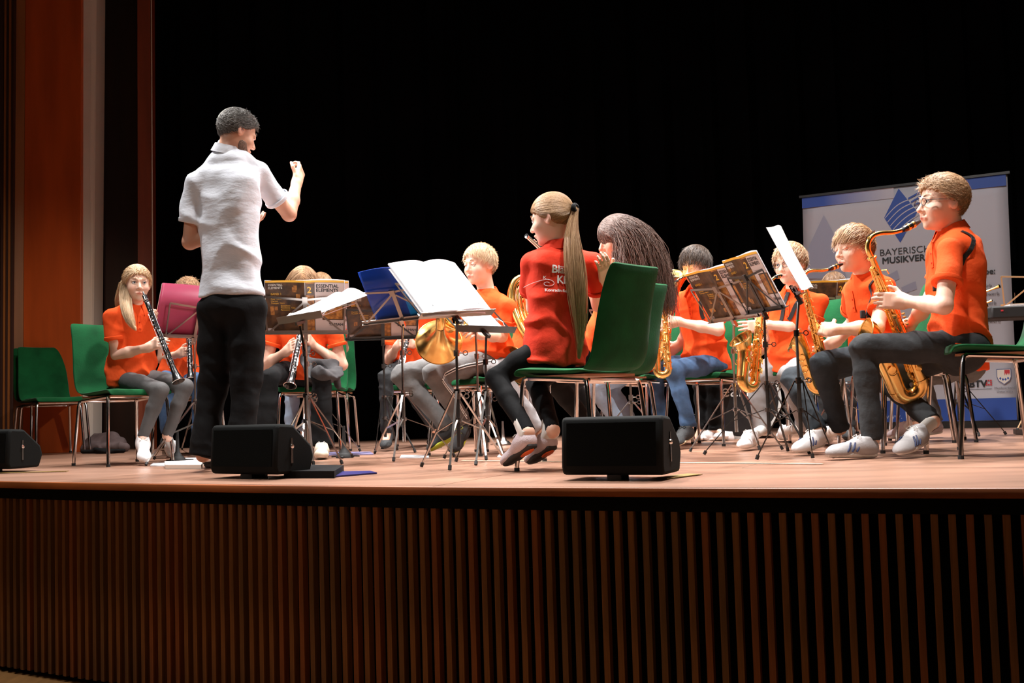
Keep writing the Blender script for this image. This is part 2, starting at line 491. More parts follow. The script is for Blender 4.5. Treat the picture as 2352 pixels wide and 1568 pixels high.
class Shape:
    def __init__(s):
        s.ops = []; s.lo = np.full(3, 1e9); s.hi = np.full(3, -1e9)
    def u(s, pr, k=0.02):
        s.ops.append(('u', pr[0], k)); s.lo = np.minimum(s.lo, pr[1]); s.hi = np.maximum(s.hi, pr[2]); return s
    def sub(s, pr, k=0.01):
        s.ops.append(('s', pr[0], k)); return s
    def cut(s, fn, k=0.004):
        s.ops.append(('i', fn, k)); return s
    def disp(s, fn):
        s.ops.append(('d', fn, 0)); return s
    def ev(s, p, rel=None, store=None):
        p = p.astype(np.float32); d = np.full(p.shape[:-1], 1.0, np.float32)
        for n, (op, fn, k) in enumerate(s.ops):
            if rel is not None and op in 'us':
                ix = rel[n]
                if not len(ix): continue
                x = fn(p[ix]); y = d[ix]
            else:
                ix = slice(None); x = fn(p); y = d
            if store is not None: store.append(x)
            if op == 'u':
                h = np.maximum(k - np.abs(y - x), 0) / k if k else 0
                d[ix] = np.minimum(y, x) - h * h * k / 4
            elif op in 'si':
                if op == 's': x = -x
                h = np.maximum(k - np.abs(y - x), 0) / k
                d[ix] = np.maximum(y, x) + h * h * k / 4
            else:
                d[ix] = y + x
        return d
    def mesh(s, h, B=6):
        lo = s.lo - 2 * h - 0.01; nb = np.ceil((s.hi + 2 * h + 0.01 - lo) / (B * h)).astype(int)
        g = np.stack(np.meshgrid(*[np.arange(n) for n in nb], indexing='ij'), -1).reshape(-1, 3)
        cen = lo + (g + 0.5) * B * h
        st = []
        dc = s.ev(cen, store=st)
        hd = 0.866 * B * h
        act = np.abs(dc) < hd * 1.5 + 0.018
        g = g[act]
        rel = []
        for n, (op, fn, k) in enumerate(s.ops):
            rel.append(np.nonzero((st[n][act]) < hd * 1.5 + k + 0.015)[0])
        ar = np.arange(B + 1)
        gr = np.stack(np.meshgrid(ar, ar, ar, indexing='ij'), -1).reshape(-1, 3)
        P = (lo + (g[:, None, :] * B + gr[None]) * h).astype(np.float32)
        D = s.ev(P, rel).reshape(-1, B + 1, B + 1, B + 1)
        I = D < 0
        c8 = [(0,0,0),(1,0,0),(0,1,0),(1,1,0),(0,0,1),(1,0,1),(0,1,1),(1,1,1)]
        def sh(A, o): return A[:, o[0]:o[0] + B, o[1]:o[1] + B, o[2]:o[2] + B]
        cnt = sum(sh(I, o).astype(np.int8) for o in c8)
        mix = (cnt > 0) & (cnt < 8)
        bi, x, y, z = np.nonzero(mix)
        cv = np.stack([D[bi, x + o[0], y + o[1], z + o[2]] for o in c8], 1)
        acc = np.zeros((len(bi), 3)); num = np.zeros(len(bi))
        for i in range(8):
            for ax in range(3):
                if c8[i][ax] == 0:
                    o2 = list(c8[i]); o2[ax] = 1; j = c8.index(tuple(o2))
                    a, b = cv[:, i], cv[:, j]
                    cr = (a < 0) != (b < 0)
                    t = np.where(cr, a / np.where(cr, a - b, 1), 0)
                    pt = np.array(c8[i], float)[None].repeat(len(bi), 0); pt[:, ax] += t
                    acc += pt * cr[:, None]; num += cr
        cell = g[bi] * B + np.stack([x, y, z], 1)
        vv = lo + (cell + acc / num[:, None]) * h
        N = nb * B + 2
        key = (cell[:, 0] * N[1] + cell[:, 1]) * N[2] + cell[:, 2]
        so = np.argsort(key); ks = key[so]
        Q = []
        for ax in range(3):
            o = [0, 0, 0]; o[ax] = 1
            A = sh(I, (0, 0, 0)); Bv = sh(I, tuple(o))
            e = A != Bv
            b2, x2, y2, z2 = np.nonzero(e)
            c = g[b2] * B + np.stack([x2, y2, z2], 1)
            a1, a2 = (ax + 1) % 3, (ax + 2) % 3
            ids = []
            ok = np.ones(len(c), bool)
            for d1, d2 in ((0, 0), (1, 0), (1, 1), (0, 1)):
                cc = c.copy(); cc[:, a1] -= d1; cc[:, a2] -= d2
                kk = (cc[:, 0] * N[1] + cc[:, 1]) * N[2] + cc[:, 2]
                pos = np.minimum(np.searchsorted(ks, kk), len(ks) - 1)
                ok &= ks[pos] == kk
                ids.append(so[pos])
            q = np.stack(ids, 1)[ok]; fl = A[b2, x2, y2, z2][ok]
            q[~fl] = q[~fl][:, ::-1]
            Q.append(q)
        return vv, np.concatenate(Q)

# ------------------------------------------------------------------ people
def frame(yaw, pitch=0, roll=0):             # columns: right, forward, up
    y, p, r = map(math.radians, (yaw, pitch, roll))
    f = V3(-math.sin(y) * math.cos(p), math.cos(y) * math.cos(p), math.sin(p))
    rt = nrm(np.cross(f, V3(0, 0, 1)))
    u = np.cross(rt, f)
    rt2 = rt * math.cos(r) + u * math.sin(r)
    return np.stack([rt2, f, np.cross(rt2, f)], 1)

def add_hand(S, W, d, n, th, k, curl=0.6, spread=0.0):
    d = nrm(d); n = nrm(n - (n @ d) * d); lat = nrm(th - (th @ d) * d - (th @ n) * n)
    if np.linalg.norm(np.cross(d, n)) < 0.1: n = nrm(np.cross(lat, d))
    R = np.stack([lat, d, n], 1)
    S.u(rbox(W + d * 0.048 * k, R, V3(0.039, 0.05, 0.0135) * k, 0.012 * k), 0.02)
    S.u(rc(W - d * 0.02 * k, W + d * 0.03 * k, 0.026 * k, 0.024 * k), 0.02)
    for i, (o, L) in enumerate(((0.029, 0.072), (0.0098, 0.081), (-0.0098, 0.075), (-0.029, 0.060))):
        p = W + d * (0.088 - 0.004 * abs(i - 1)) * k + lat * o * k
        a = 0.25 * curl + 0.06 * i * curl
        sp = spread * o * 8
        for fr_, r0, r1 in ((0.46, 0.0092, 0.0085), (0.30, 0.0085, 0.0078), (0.24, 0.0078, 0.0066)):
            dd = nrm(d * math.cos(a) + n * math.sin(a) + lat * sp)
            q = p + dd * L * fr_ * k * 1.05
            S.u(rc(p, q, r0 * k, r1 * k), 0.003)
            p = q; a += 0.95 * curl
    p = W + d * 0.022 * k + lat * 0.030 * k + n * 0.004 * k
    dd = nrm(lat * 0.75 + d * 0.65 + n * 0.3)
    q = p + dd * 0.040 * k
    S.u(rc(p, q, 0.0125 * k, 0.0105 * k), 0.010)
    dd = nrm(lat * 0.35 + d * 0.9 + n * 0.45)
    S.u(rc(q, q + dd * 0.032 * k, 0.0105 * k, 0.0082 * k), 0.004)

HZ = ([-0.12, -0.06, -0.02, 0.02, 0.045, 0.075, 0.1], [-0.062, -0.050, -0.012, 0.012, 0.034, 0.056, 0.066])
def hairline(y, lift=0.0):
    return np.interp(y, HZ[0], HZ[1]) + lift

def strands(paths, rad, rs, name, m_, parent, n=3, tint=(0, 1), mb=None):
    # paths: (N, S, 3) world; thin tapering tubes in one mesh
    N, S_, _ = paths.shape
    T = np.gradient(paths, axis=1); T /= np.linalg.norm(T, axis=2, keepdims=True) + 1e-9
    up = np.array([0.31, 0.52, 0.79])
    A = np.cross(T, up); A /= np.linalg.norm(A, axis=2, keepdims=True) + 1e-9
    Bv = np.cross(T, A)
    taper = np.interp(np.linspace(0, 1, S_), [0, 0.5, 1], [1, 0.9, 0.15])
    V = []
    for j in range(n):
        t = 2 * math.pi * j / n
        V.append(paths + (rad * taper)[None, :, None] * (math.cos(t) * A + math.sin(t) * Bv))
    V = np.stack(V, 2).reshape(-1, 3)
    base = (np.arange(N) * S_ * n)[:, None, None]
    i = np.arange(S_ - 1)[None, :, None] * n; j = np.arange(n)[None, None, :]; j2 = (j + 1) % n
    F = np.stack([base + i + j, base + i + j2, base + i + n + j2, base + i + n + j], -1).reshape(-1, 4)
    tv = rs.uniform(tint[0], tint[1], N) ** 1.3
    tn = np.repeat(tv, S_ * n)
    me = newmesh(name, V - base_of(parent), F)
    at_ = me.attributes.new('tint', 'FLOAT', 'POINT')
    at_.data.foreach_set('value', tn.astype(np.float32))
    return link(name, me, m_, parent)

def build_hair(parent, H, R, kh, hm, style, rs, h):
    rad0 = V3(0.079, 0.099, 0.091) * kh; c0 = V3(0, -0.012, 0.03) * kh
    vol = style.get('vol', 0.008)
    lift = style.get('lift', 0.0)
    S = Shape()
    S.u(ell(H + R @ c0, R, rad0 + vol), 0)
    for (c, r) in style.get('lumps', ()):
        S.u(ell(H + R @ (V3(*c) * kh), R, V3(*r) * kh), 0.02)
    def cutf(p):
        q = ((p - H) @ R) / kh
        return (hairline(q[..., 1], lift) - style.get('down', 0) * (np.abs(q[..., 0]) > 0.045) - q[..., 2] + 0.006 * np.sin(q[..., 0] * 260)) * 0.8 * kh
    S.cut(cutf, 0.006)
    ks = style.get('grain', 1.0)
    def dsp(p):
        q = (p - H) @ R
        return 0.0009 * np.sin(q[..., 0] * 330 + 6 * wob(q, 22)) * ks
    S.disp(dsp)
    v, f = S.mesh(h)
    me = newmesh('hair', v - base_of(parent), f)
    a_ = me.attributes.new('tint', 'FLOAT', 'POINT')
    a_.data.foreach_set('value', (0.12 + 0.2 * wob(v, 60)).clip(0, 1).astype(np.float32))
    hair = link('hair', me, capmat(hm), parent)
    n = style.get('n', 1300)
    # roots on the cranium
    u = rs.normal(size=(n * 4, 3)); u /= np.linalg.norm(u, axis=1)[:, None]
    q = c0 / kh + u * (rad0 + vol * 1.0) / kh
    ok = q[:, 2] > hairline(q[:, 1], lift) - style.get('down', 0) * (np.abs(q[:, 0]) > 0.045) + 0.004
    q = q[ok][:n]; u = u[ok][:n]
    S_ = style.get('seg', 5)
    L = style.get('len', 0.04) * rs.uniform(0.7, 1.15, len(q)) * kh
    comb = style.get('comb', lambda q_: np.tile(V3(0, 0.8, -0.4), (len(q_), 1)))
    d = comb(q) + rs.normal(size=q.shape) * style.get('mess', 0.18)
    d = d - (d * u).sum(1, keepdims=True) * u * style.get('lay', 0.85)
    d /= np.linalg.norm(d, axis=1)[:, None]
    grav = R.T @ nrm(V3(*style.get('grav', (0, 0, -1))))
    g = style.get('g', 0.15)
    P = [q * kh]; p = q * kh
    tie = style.get('tie')
    for i in range(S_):
        if tie is not None:
            dv = np.array(tie) * kh - p; dl = np.linalg.norm(dv, axis=1)
            d = dv / (dl[:, None] + 1e-6) + rs.normal(size=q.shape) * 0.03
            L = np.minimum(L, dl * S_ / (S_ - i) * 1.0 + 1e-4)
            if i == 0: L = dl * 0.98
        d = d * (1 - g) + grav * g * (1 + i * style.get('gi', 0.0)) + rs.normal(size=d.shape) * style.get('curlmess', 0.04)
        d /= np.linalg.norm(d, axis=1)[:, None]
        p = p + d * (L / S_)[:, None]
        for cc, rr in ((c0, rad0 + vol * 1.12), (V3(0, 0.012, -0.03) * kh, V3(0.07, 0.088, 0.10) * kh)):
            if i * 1.0 / S_ * style.get('len', .04) > 0.6: continue
            e = (p - cc) / rr; l = np.linalg.norm(e, axis=1)
            ins = l < 1
            p[ins] = cc + (e[ins] / l[ins][:, None]) * rr
        P.append(p.copy())
    P = np.stack(P, 1)
    P = H + P @ R.T
    if 'ends' in style:
        root = P[:, 0]; c_, e_ = style['ends'](root, rs)
        tt_ = np.linspace(0, 1, 13)[None, :, None]
        P = root[:, None] * (1 - tt_) ** 2 + 2 * c_[:, None] * tt_ * (1 - tt_) + e_[:, None] * tt_ ** 2
        P = P + (rs.normal(size=P.shape) * .006 + .010 * np.sin(tt_ * 16 + rs.uniform(0, 6, (len(root), 1, 1))) * V3(1, .4, 0)) * tt_
        cc = H + R @ (c0 + V3(0, 0, 0)); rr = rad0 + vol * 1.0
        for cc, rr in ((H + R @ c0, rad0 + vol), (H + R @ (V3(0, -.01, -.05) * kh), V3(.080, .085, .09) * kh)):
            q3 = (P - cc) @ R / rr; l = np.linalg.norm(q3, axis=2, keepdims=True)
            P = np.where(l < 1, cc + (q3 / l * rr) @ R.T, P)
    strands(P, style.get('rad', 0.0014), rs, 'hair_strands', hm, hair)
    return hair

def bundle(parent, pts, radii, n, hm, rs, flat=0.6, rad=0.0014, name='ponytail', loose=0.1):
    # a thick lock of hair following pts
    pts = np.asarray(pts, float)
    t0 = np.linspace(0, 1, len(pts)); t = np.linspace(0, 1, 12)
    C = np.stack([np.interp(t, t0, pts[:, i]) for i in range(3)], 1)
    for _ in range(2):
        C[1:-1] = (C[:-2] + 2 * C[1:-1] + C[2:]) / 4
    Rr = np.interp(t, t0, radii)
    T = np.gradient(C, axis=0); T /= np.linalg.norm(T, axis=1)[:, None]
    A = np.cross(T, V3(0, 1, 0.05)); A /= np.linalg.norm(A, axis=1)[:, None]
    Bv = np.cross(T, A)
    S = Shape()
    for i in range(11):
        S.u(rc(C[i], C[i + 1], Rr[i] * 0.72, Rr[i + 1] * 0.72), 0.01)
    S.disp(lambda p: 0.0025 * np.sin(p[..., 0] * 420 + 8 * wob(p, 9)) + 0.002 * np.sin(p[..., 1] * 400))
    v, f = S.mesh(0.006)
    me = newmesh(name, v - base_of(parent), f)
    a_ = me.attributes.new('tint', 'FLOAT', 'POINT')
    a_.data.foreach_set('value', (0.3 + 0.3 * wob(v, 60)).clip(0, 1).astype(np.float32))
    o = link(name, me, hm, parent)
    r = np.sqrt(rs.uniform(0.2, 1, n)); th = rs.uniform(0, 6.28, n)
    off = rs.normal(size=(n, 1)) * loose
    W = (r[:, None] * (1 + off * t[None] * 1.5))[:, :, None] * Rr[None, :, None]
    tw = th[:, None] + t[None] * 0.8
    P = C[None] + W * (np.cos(tw)[..., None] * A[None] + np.sin(tw)[..., None] * Bv[None])
    e = rs.uniform(0.55, 1.05, n)
    P2 = np.empty_like(P)
    for i in range(n):
        tt = np.minimum(t * e[i], 1)
        for a in range(3): P2[i, :, a] = np.interp(tt, t, P[i, :, a])
    strands(P2, rad, rs, 'hair_strands', hm, o)
    return o

def build_shoe(parent, A, T, k, um, sm, rs, style='', h=0.006, label=None):
    L = 0.275 * k
    z = V3(0, 0, 1)
    d = nrm(T - (A - z * 0.07 * k))
    for _ in range(3):
        up = nrm(z - (z @ d) * d)
        d = nrm(T + up * 0.0 - (A - up * 0.085 * k + d * 0.0))
    up = nrm(z - (z @ d) * d)
    T = np.array(T)
    Hh = T - d * L
    r = np.cross(d, up)
    S = Shape()
    kk = k
    S.u(rc(Hh + d * 0.045 * kk + up * 0.045 * kk, Hh + d * 0.10 * kk + up * 0.05 * kk, 0.040 * kk, 0.040 * kk), 0)
    S.u(rc(Hh + d * 0.09 * kk + up * 0.048 * kk, T - d * 0.05 * kk + up * 0.030 * kk, 0.042 * kk, 0.030 * kk), 0.03)
    S.u(ell(T - d * 0.062 * kk + up * 0.024 * kk, np.stack([r, d, up], 1), V3(0.046, 0.060, 0.032) * kk), 0.02)
    S.u(rc(Hh + d * 0.05 * kk + up * 0.05 * kk, Hh + d * 0.058 * kk + up * 0.088 * kk, 0.038 * kk, 0.037 * kk), 0.02)
    S.cut(lambda p: -((p - Hh) @ up - 0.014 * kk), 0.004)
    S.cut(lambda p: ((p - Hh) @ up - 0.098 * kk - 0.25 * np.maximum(0, -((p - Hh) @ d - 0.05 * kk))), 0.006)
    v, f = S.mesh(h)
    sh = link('shoe', newmesh('shoe', v - base_of(parent), f), um, parent, label=label)
    S = Shape()
    th = 0.015 * kk
    st = [(Hh + d * x * kk + up * (th + lift), r, up, wd * kk, th) for x, wd, lift in
          ((0.028, 0.030, 0), (0.09, 0.031, 0), (0.18, 0.041, 0), (0.235, 0.036, 0.003), (L / kk - 0.022, 0.022, 0.006))]
    S.u(loft(st), 0)
    S.cut(lambda p: -((p - Hh) @ up), 0.003)
    v, f = S.mesh(h)
    link('sole', newmesh('sole', v - base_of(parent), f), sm, sh)
    # tongue, laces and trims
    mb = MB()
    for i in range(4):
        c = Hh + d * (0.115 + 0.021 * i) * kk + up * (0.0915 - 0.0085 * i) * kk
        P = [c + r * (0.030 * s_) * kk - up * (0.016 * abs(s_) ** 2) * kk + d * 0.005 * s_ * (-1) ** i for s_ in np.linspace(-0.8, 0.8, 7)]
        mb.tube(P, 0.0026 * kk, 5)
    for s_ in (-1, 1):
        c = Hh + d * 0.108 * kk + up * 0.096 * kk
        P = [c + r * s_ * kk * x + up * y * kk + d * zz * kk for x, y, zz in ((0, 0, 0), (0.016, 0.010, -0.006), (0.028, 0.001, 0.004), (0.014, -0.004, 0.012), (0, 0, 0))]
        mb.tube(P, 0.0020 * kk, 5)
    lm = {'dark': BLACKCL, 'lime': LIME}.get(style.split('_')[0], SOLEW)
    if 'slip' not in style:
        mb.build('laces', lm, sh)
    if 'stripes' in style:
        for s_ in (-1, 1):
            mb = MB()
            for i in range(3):
                b = Hh + d * (0.115 + 0.024 * i) * kk
                P = []
                for t in np.linspace(0, 1, 6):
                    c = b + d * (0.030 * (1 - t)) * kk * 0.9
                    c = c + up * (0.030 + 0.040 * t) * kk
                    # walk out to the side surface
                    w_ = (0.0425 - 0.012 * max(0, t - 0.35) * 2) * kk
                    P.append(c + r * s_ * (w_ + 0.001))
                mb.tube(P, 0.0042 * kk, 6)
            mb.build('stripe', NAVY, sh)
        MB().bar(Hh + d * 0.012 * kk + up * 0.055 * kk, Hh + d * 0.010 * kk + up * 0.085 * kk, 0.024 * kk, 0.008 * kk, ref=d).build('heel_tab', REDTRIM if 'red' in style else NAVY, sh)
    if 'orange' in style:
        S = Shape()
        S.u(ell(Hh + d * 0.075 * kk - up * 0.0005, np.stack([r, d, up], 1), V3(0.022, 0.05, 0.004)), 0)
        v, f = S.mesh(0.004)
        link('sole_pad', newmesh('sole_pad', v - base_of(parent), f), SOLEO, sh)
    return sh, Hh + d * 0.055 * kk + up * 0.07 * kk

def person(label, k, pel, neck, head, fy, cy, hm, hstyle, arms, legs, pants, shoes, fp=0, fr=0, hy=None, shirt=POLO, skin=SKIN,
           flare=0.0, h=0.005, hs=0.009, seated=True, hem=0.05, seed=1, gaze=(0, 0), lids=0.35, kh=None, wide=1.0,
           shirt_label=None, long_hem=0, sh_drop=0.060, back_text=False, shp=None, sockm=None, beard=False, sleeve=0.62, collar=True, loose=1.0, pw=1.0, simple=False):
    rs = np.random.RandomState(seed)
    kh = kh or (0.5 + 0.5 * k)
    P = at(*pel); N = at(*neck); H = at(*head)
    C = frame(cy); Hp = frame(cy if hy is None else hy)
    ax = nrm(N - P)
    cr = nrm(C[:, 0] - (C[:, 0] @ ax) * ax); cf = np.cross(ax, cr)
    pr = nrm(Hp[:, 0] - (Hp[:, 0] @ ax) * ax); pf = np.cross(ax, pr)
    base = V3(P[0], P[1], 0.0)
    HR = frame(fy, fp, fr)
    J = {}
    for s_, sg in (('L', -1), ('R', 1)):
        if shp and s_ in shp:
            J['S' + s_] = at(shp[s_][0], shp[s_][1], N[1] + shp[s_][2])
        else:
            J['S' + s_] = N - ax * sh_drop * k + cr * sg * 0.160 * k * wide
        a = arms[s_]
        J['E' + s_] = reach(J['S' + s_], a[0], 0.285 * k, a[1])
        J['W' + s_] = reach(J['E' + s_], a[2], 0.255 * k, a[3])
        l = legs[s_]
        J['H' + s_] = P + pr * sg * 0.088 * k - ax * (0.0 if seated else 0.03) * k
        J['K' + s_] = reach(J['H' + s_], l[0], 0.435 * k, l[1])
        J['A' + s_] = reach(J['K' + s_], l[2], 0.405 * k, l[3])
        if J['A' + s_][2] < 0.075 * k: J['A' + s_][2] = 0.075 * k
        J['T' + s_] = ground(l[4][0], l[4][1], 0.008) if l[4] else J['A' + s_] + V3(*l[5]) * 0.2 * k - V3(0, 0, J['A' + s_][2] - 0.01)
    # ---- body: one continuous surface
    S = Shape()
    hh = lambda x, y, z_: H + HR @ (V3(x, y, z_) * kh)
    def E(c, r, k_=0.02): S.u(ell(hh(*c), HR, V3(*r) * kh), k_ * kh)
    def RCh(a, b, ra, rb, k_=0.012): S.u(rc(hh(*a), hh(*b), ra * kh, rb * kh), k_ * kh)
    S.u(ell(hh(0, -0.012, 0.03), HR, V3(0.075, 0.095, 0.087) * kh), 0)
    E((0, 0.026, -0.028), (0.062, 0.062, 0.083), 0.03)
    E((0, 0.036, -0.075), (0.043, 0.048, 0.036), 0.025)
    RCh((0, 0.072, -0.097), (0, 0.070, -0.092), 0.017, 0.017, 0.015)
    for x in (-1, 1):
        E((x * 0.036, 0.058, -0.032), (0.026, 0.026, 0.026), 0.02)
        RCh((x * 0.012, 0.086, 0.021), (x * 0.042, 0.074, 0.019), 0.009, 0.007, 0.012)
    S.u(rc(hh(0, 0.083, 0.006), hh(0, 0.106, -0.030), 0.0085 * kh, 0.0115 * kh), 0.010)
    for x in (-1, 1):
        S.sub((ell(hh(x * 0.031, 0.098, 0.004), HR, V3(0.019, 0.018, 0.0125) * kh)[0],), 0.010)
        RCh((x * 0.011, 0.092, -0.034), (x * 0.013, 0.090, -0.035), 0.0085, 0.007, 0.005)
        # eyelid roll
        RCh((x * 0.019, 0.083, 0.012), (x * 0.043, 0.077, 0.010), 0.0045, 0.0045, 0.006)
        # ear
        ec = hh(x * 0.076, -0.012, -0.008)
        ER = HR @ frame(x * 22, 0, 0)
        S.u(ell(ec, ER, V3(0.009, 0.019, 0.031) * kh), 0.006)
        S.sub((ell(hh(x * 0.089, -0.006, -0.004), ER, V3(0.009, 0.010, 0.017) * kh)[0],), 0.005)
    RCh((-0.018, 0.088, -0.0625), (0, 0.0955, -0.060), 0.0055, 0.0065, 0.006)
    RCh((0.018, 0.088, -0.0625), (0, 0.0955, -0.060), 0.0055, 0.0065, 0.006)
    RCh((-0.015, 0.087, -0.0705), (0.015, 0.087, -0.0705), 0.0065, 0.0065, 0.006)
    S.u(rc(hh(0, -0.022, -0.05), N + ax * 0.01, 0.050 * kh, 0.052 * k), 0.025)
    S.u(rc(N, P + ax * 0.05, 0.055 * k, 0.055 * k), 0.02)
    for s_, sg in (('L', -1), ('R', 1)):
        S_, E_, W_ = J['S' + s_], J['E' + s_], J['W' + s_]
        S.u(rc(N - ax * 0.04 * k, S_, 0.040 * k, 0.040 * k), 0.03)
        S.u(rc(S_ * .9 + E_ * .1 - ax * .008, E_, 0.041 * k, 0.037 * k), 0.02)
        M_ = E_ * 0.6 + W_ * 0.4
        S.u(rc(E_, M_, 0.038 * k, 0.036 * k), 0.012)
        S.u(rc(M_, W_, 0.036 * k, 0.0245 * k), 0.02)
        a = arms[s_]
        if a[4] is not None:
            tip = reach(W_, a[4], 0.15 * k, a[5])
            d = nrm(tip - W_)
            add_hand(S, W_, d, V3(*a[6]), V3(*a[7]), k, a[8] if len(a) > 8 else 0.6, a[9] if len(a) > 9 else 0.0)
        Hh_, K_, A_ = J['H' + s_], J['K' + s_], J['A' + s_]
        S.u(rc(P, Hh_, 0.04 * k, 0.04 * k), 0.01)
        S.u(rc(Hh_, K_, 0.04 * k, 0.036 * k), 0.01)
        S.u(rc(K_, A_, 0.034 * k, 0.033 * k), 0.01)
        f_ = nrm(J['T' + s_] - A_)
        S.u(rc(A_, A_ + f_ * 0.06 * k, 0.031 * k, 0.028 * k), 0.01)
    v, f = S.mesh(h)
    me = newmesh('person', v - base, f)
    q = ((v - H) @ HR) / kh
    t = np.zeros(len(v))
    t = np.maximum(t, 0.75 * np.exp(-((q[:, 0] / 0.021) ** 2 + ((q[:, 2] + 0.066) / 0.0085) ** 2) ** 2) * (q[:, 1] > 0.07))
    for x in (-1, 1):
        t = np.maximum(t, 0.22 * np.exp(-(((q[:, 0] - x * 0.040) / 0.022) ** 2 + ((q[:, 2] + 0.034) / 0.022) ** 2)) * (q[:, 1] > 0.03))
        t = np.maximum(t, 0.45 * np.exp(-(((q[:, 0] - x * 0.08) / 0.012) ** 2 + ((q[:, 2]) / 0.03) ** 2)))
    if len(J):
        for s_ in 'LR':
            t = np.maximum(t, 0.28 * np.exp(-(np.linalg.norm(v - J['E' + s_], axis=1) / 0.05) ** 2))
    a_ = me.attributes.new('tint', 'FLOAT', 'POINT')
    a_.data.foreach_set('value', t.astype(np.float32))
    body = link('person', me, skin, None, base=base)
    tag(body, label, 'person')
    # ---- eyes, brows
    gz = frame(fy + gaze[0], fp + gaze[1])
    for x in (() if simple else (-1, 1)):
        ec = hh(x * 0.031, 0.0740, 0.003)
        mb = MB().lathe([(0.0, 0.0125), (0.006, 0.011), (0.0105, 0.0065), (0.0125, 0), (0.0105, -0.0065), (0, -0.0125)], ec, gz[:, 1], 14)
        ey = mb.build('eye', EYEW, body)
        MB().lathe([(0.0, 0.0137), (0.0035, 0.0133), (0.0058, 0.0113)], ec, gz[:, 1], 12).build('iris', IRIS, ey)
        z0 = 0.010 - 0.016 * lids
        mb = MB().tube([hh(x * (0.018 + 0.028 * t_), 0.0905 - 0.012 * t_ * t_, z0 + 0.004 * math.sin(3.1 * t_)) for t_ in np.linspace(0, 1, 7)], [0.0006, 0.0012, 0.0014, 0.0014, 0.0013, 0.001, 0.0005], 5)
        mb.build('eyelashes', IRIS, body)
        mb = MB().tube([hh(x * (0.014 + 0.034 * t_), 0.0915 - 0.016 * t_ * t_, 0.026 + 0.006 * math.sin(2.6 * t_)) for t_ in np.linspace(0, 1, 7)], [0.0014, 0.0028, 0.003, 0.003, 0.0026, 0.002, 0.001], 6)
        mb.build('eyebrow', hm, body)
        if lids > 0.5:
            SS = Shape(); SS.u(ell(hh(x * 0.031, 0.0775, 0.0045), HR, V3(0.0145, 0.0137, 0.0125) * kh), 0)
            SS.cut(lambda p: -(((p - H) @ HR)[..., 2] / kh - z0), 0.002)
            vv, ff = SS.mesh(0.003)
            mm = newmesh('eyelid', vv - base, ff)
            at2 = mm.attributes.new('tint', 'FLOAT', 'POINT'); at2.data.foreach_set('value', np.full(len(vv), 0.15, np.float32))
            link('eyelid', mm, skin, body)
    if hstyle:
        build_hair(body, H, HR, kh, hm, hstyle, rs, max(h, 0.0045))
    if beard:
        S = Shape()
        S.u(ell(hh(0, 0.036, -0.075), HR, V3(0.0465, 0.0505, 0.0385) * kh), 0)
        S.u(ell(hh(0, 0.028, -0.045), HR, V3(0.0645, 0.052, 0.060) * kh), 0.02)
        S.cut(lambda p: (((p - H) @ HR)[..., 2] / kh + 0.042 + 0.5 * np.maximum(0, ((p - H) @ HR)[..., 1] / kh - .05)), 0.003)
        v, f = S.mesh(0.005)
        me = newmesh('beard', v - base, f); a_ = me.attributes.new('tint', 'FLOAT', 'POINT')
        a_.data.foreach_set('value', np.full(len(v), .5, np.float32))
        link('beard', me, mat('stubble', (0.20, 0.115, 0.08), 0.8, var=.4, vscale=150, bump=.5, bscale=250), body)
    # ---- shirt
    S = Shape()
    kw = k * wide
    lo_ = loose
    st = [(P - ax * (0.10 if not seated else 0.055) * k, pr, pf, 0.178 * kw * lo_, 0.128 * k * lo_),
          (P + ax * 0.03 * k, pr, pf, 0.176 * kw * lo_, 0.125 * k * lo_),
          (P + ax * 0.17 * k, nrm(pr + cr), nrm(pf + cf), 0.158 * kw * lo_, 0.112 * k * lo_),
          (P * 0.45 + N * 0.55, cr, cf, 0.163 * kw, 0.112 * k),
          (P * 0.2 + N * 0.8, cr, cf, 0.166 * kw, 0.108 * k),
          (N - ax * 0.055 * k, cr, cf, 0.125 * kw, 0.075 * k)]
    S.u(loft(st), 0)
    S.u(rc(N - ax * 0.03 * k, N + ax * 0.012 * k, 0.074 * k, 0.062 * k), 0.04)
    for s_, sg in (('L', -1), ('R', 1)):
        S_, E_ = J['S' + s_], J['E' + s_]
        S.u(rc(N - ax * 0.035 * k + cr * sg * 0.03 * k, S_ + ax * 0.004 * k, 0.050 * k, 0.050 * k), 0.04)
        dd = nrm(E_ - S_); e_ = S_ + (E_ - S_) * sleeve
        r0, r1 = 0.054 * k, 0.062 * k
        g1 = rc(S_, e_ + dd * 0.05, r0, r1 + 0.004)
        def sl(p, g=g1[0], e=e_, d_=dd):
            return np.maximum(g(p), (p - e) @ d_)
        S.u((sl, g1[1], g1[2]), 0.018)
    hemc = P - ax * hem * k
    S.cut(lambda p: -((p - hemc) @ ax) - 0.004 * np.sin((p @ pr) * 28), 0.004)
    fs = seed % 7
    if seated:
        S.disp(lambda p: 0.006 - 0.015 * k * folds(p * V3(1, 1, 1.9), 13, fs) * (0.40 + 0.65 * np.exp(-(((p - P) @ ax - 0.06) / 0.13) ** 2)) + 0.004 * wob(p, 30, fs))
    else:
        S.disp(lambda p: 0.004 - 0.011 * k * folds(p * V3(0.9, 0.9, 1.3), 11, fs) + 0.004 * wob(p, 26, fs))
    v, f = S.mesh(hs)
    kind_ = 'shirt'
    sh = link(kind_, newmesh(kind_, v - base, f), shirt, body, label=shirt_label)
    J['shirtS'] = S
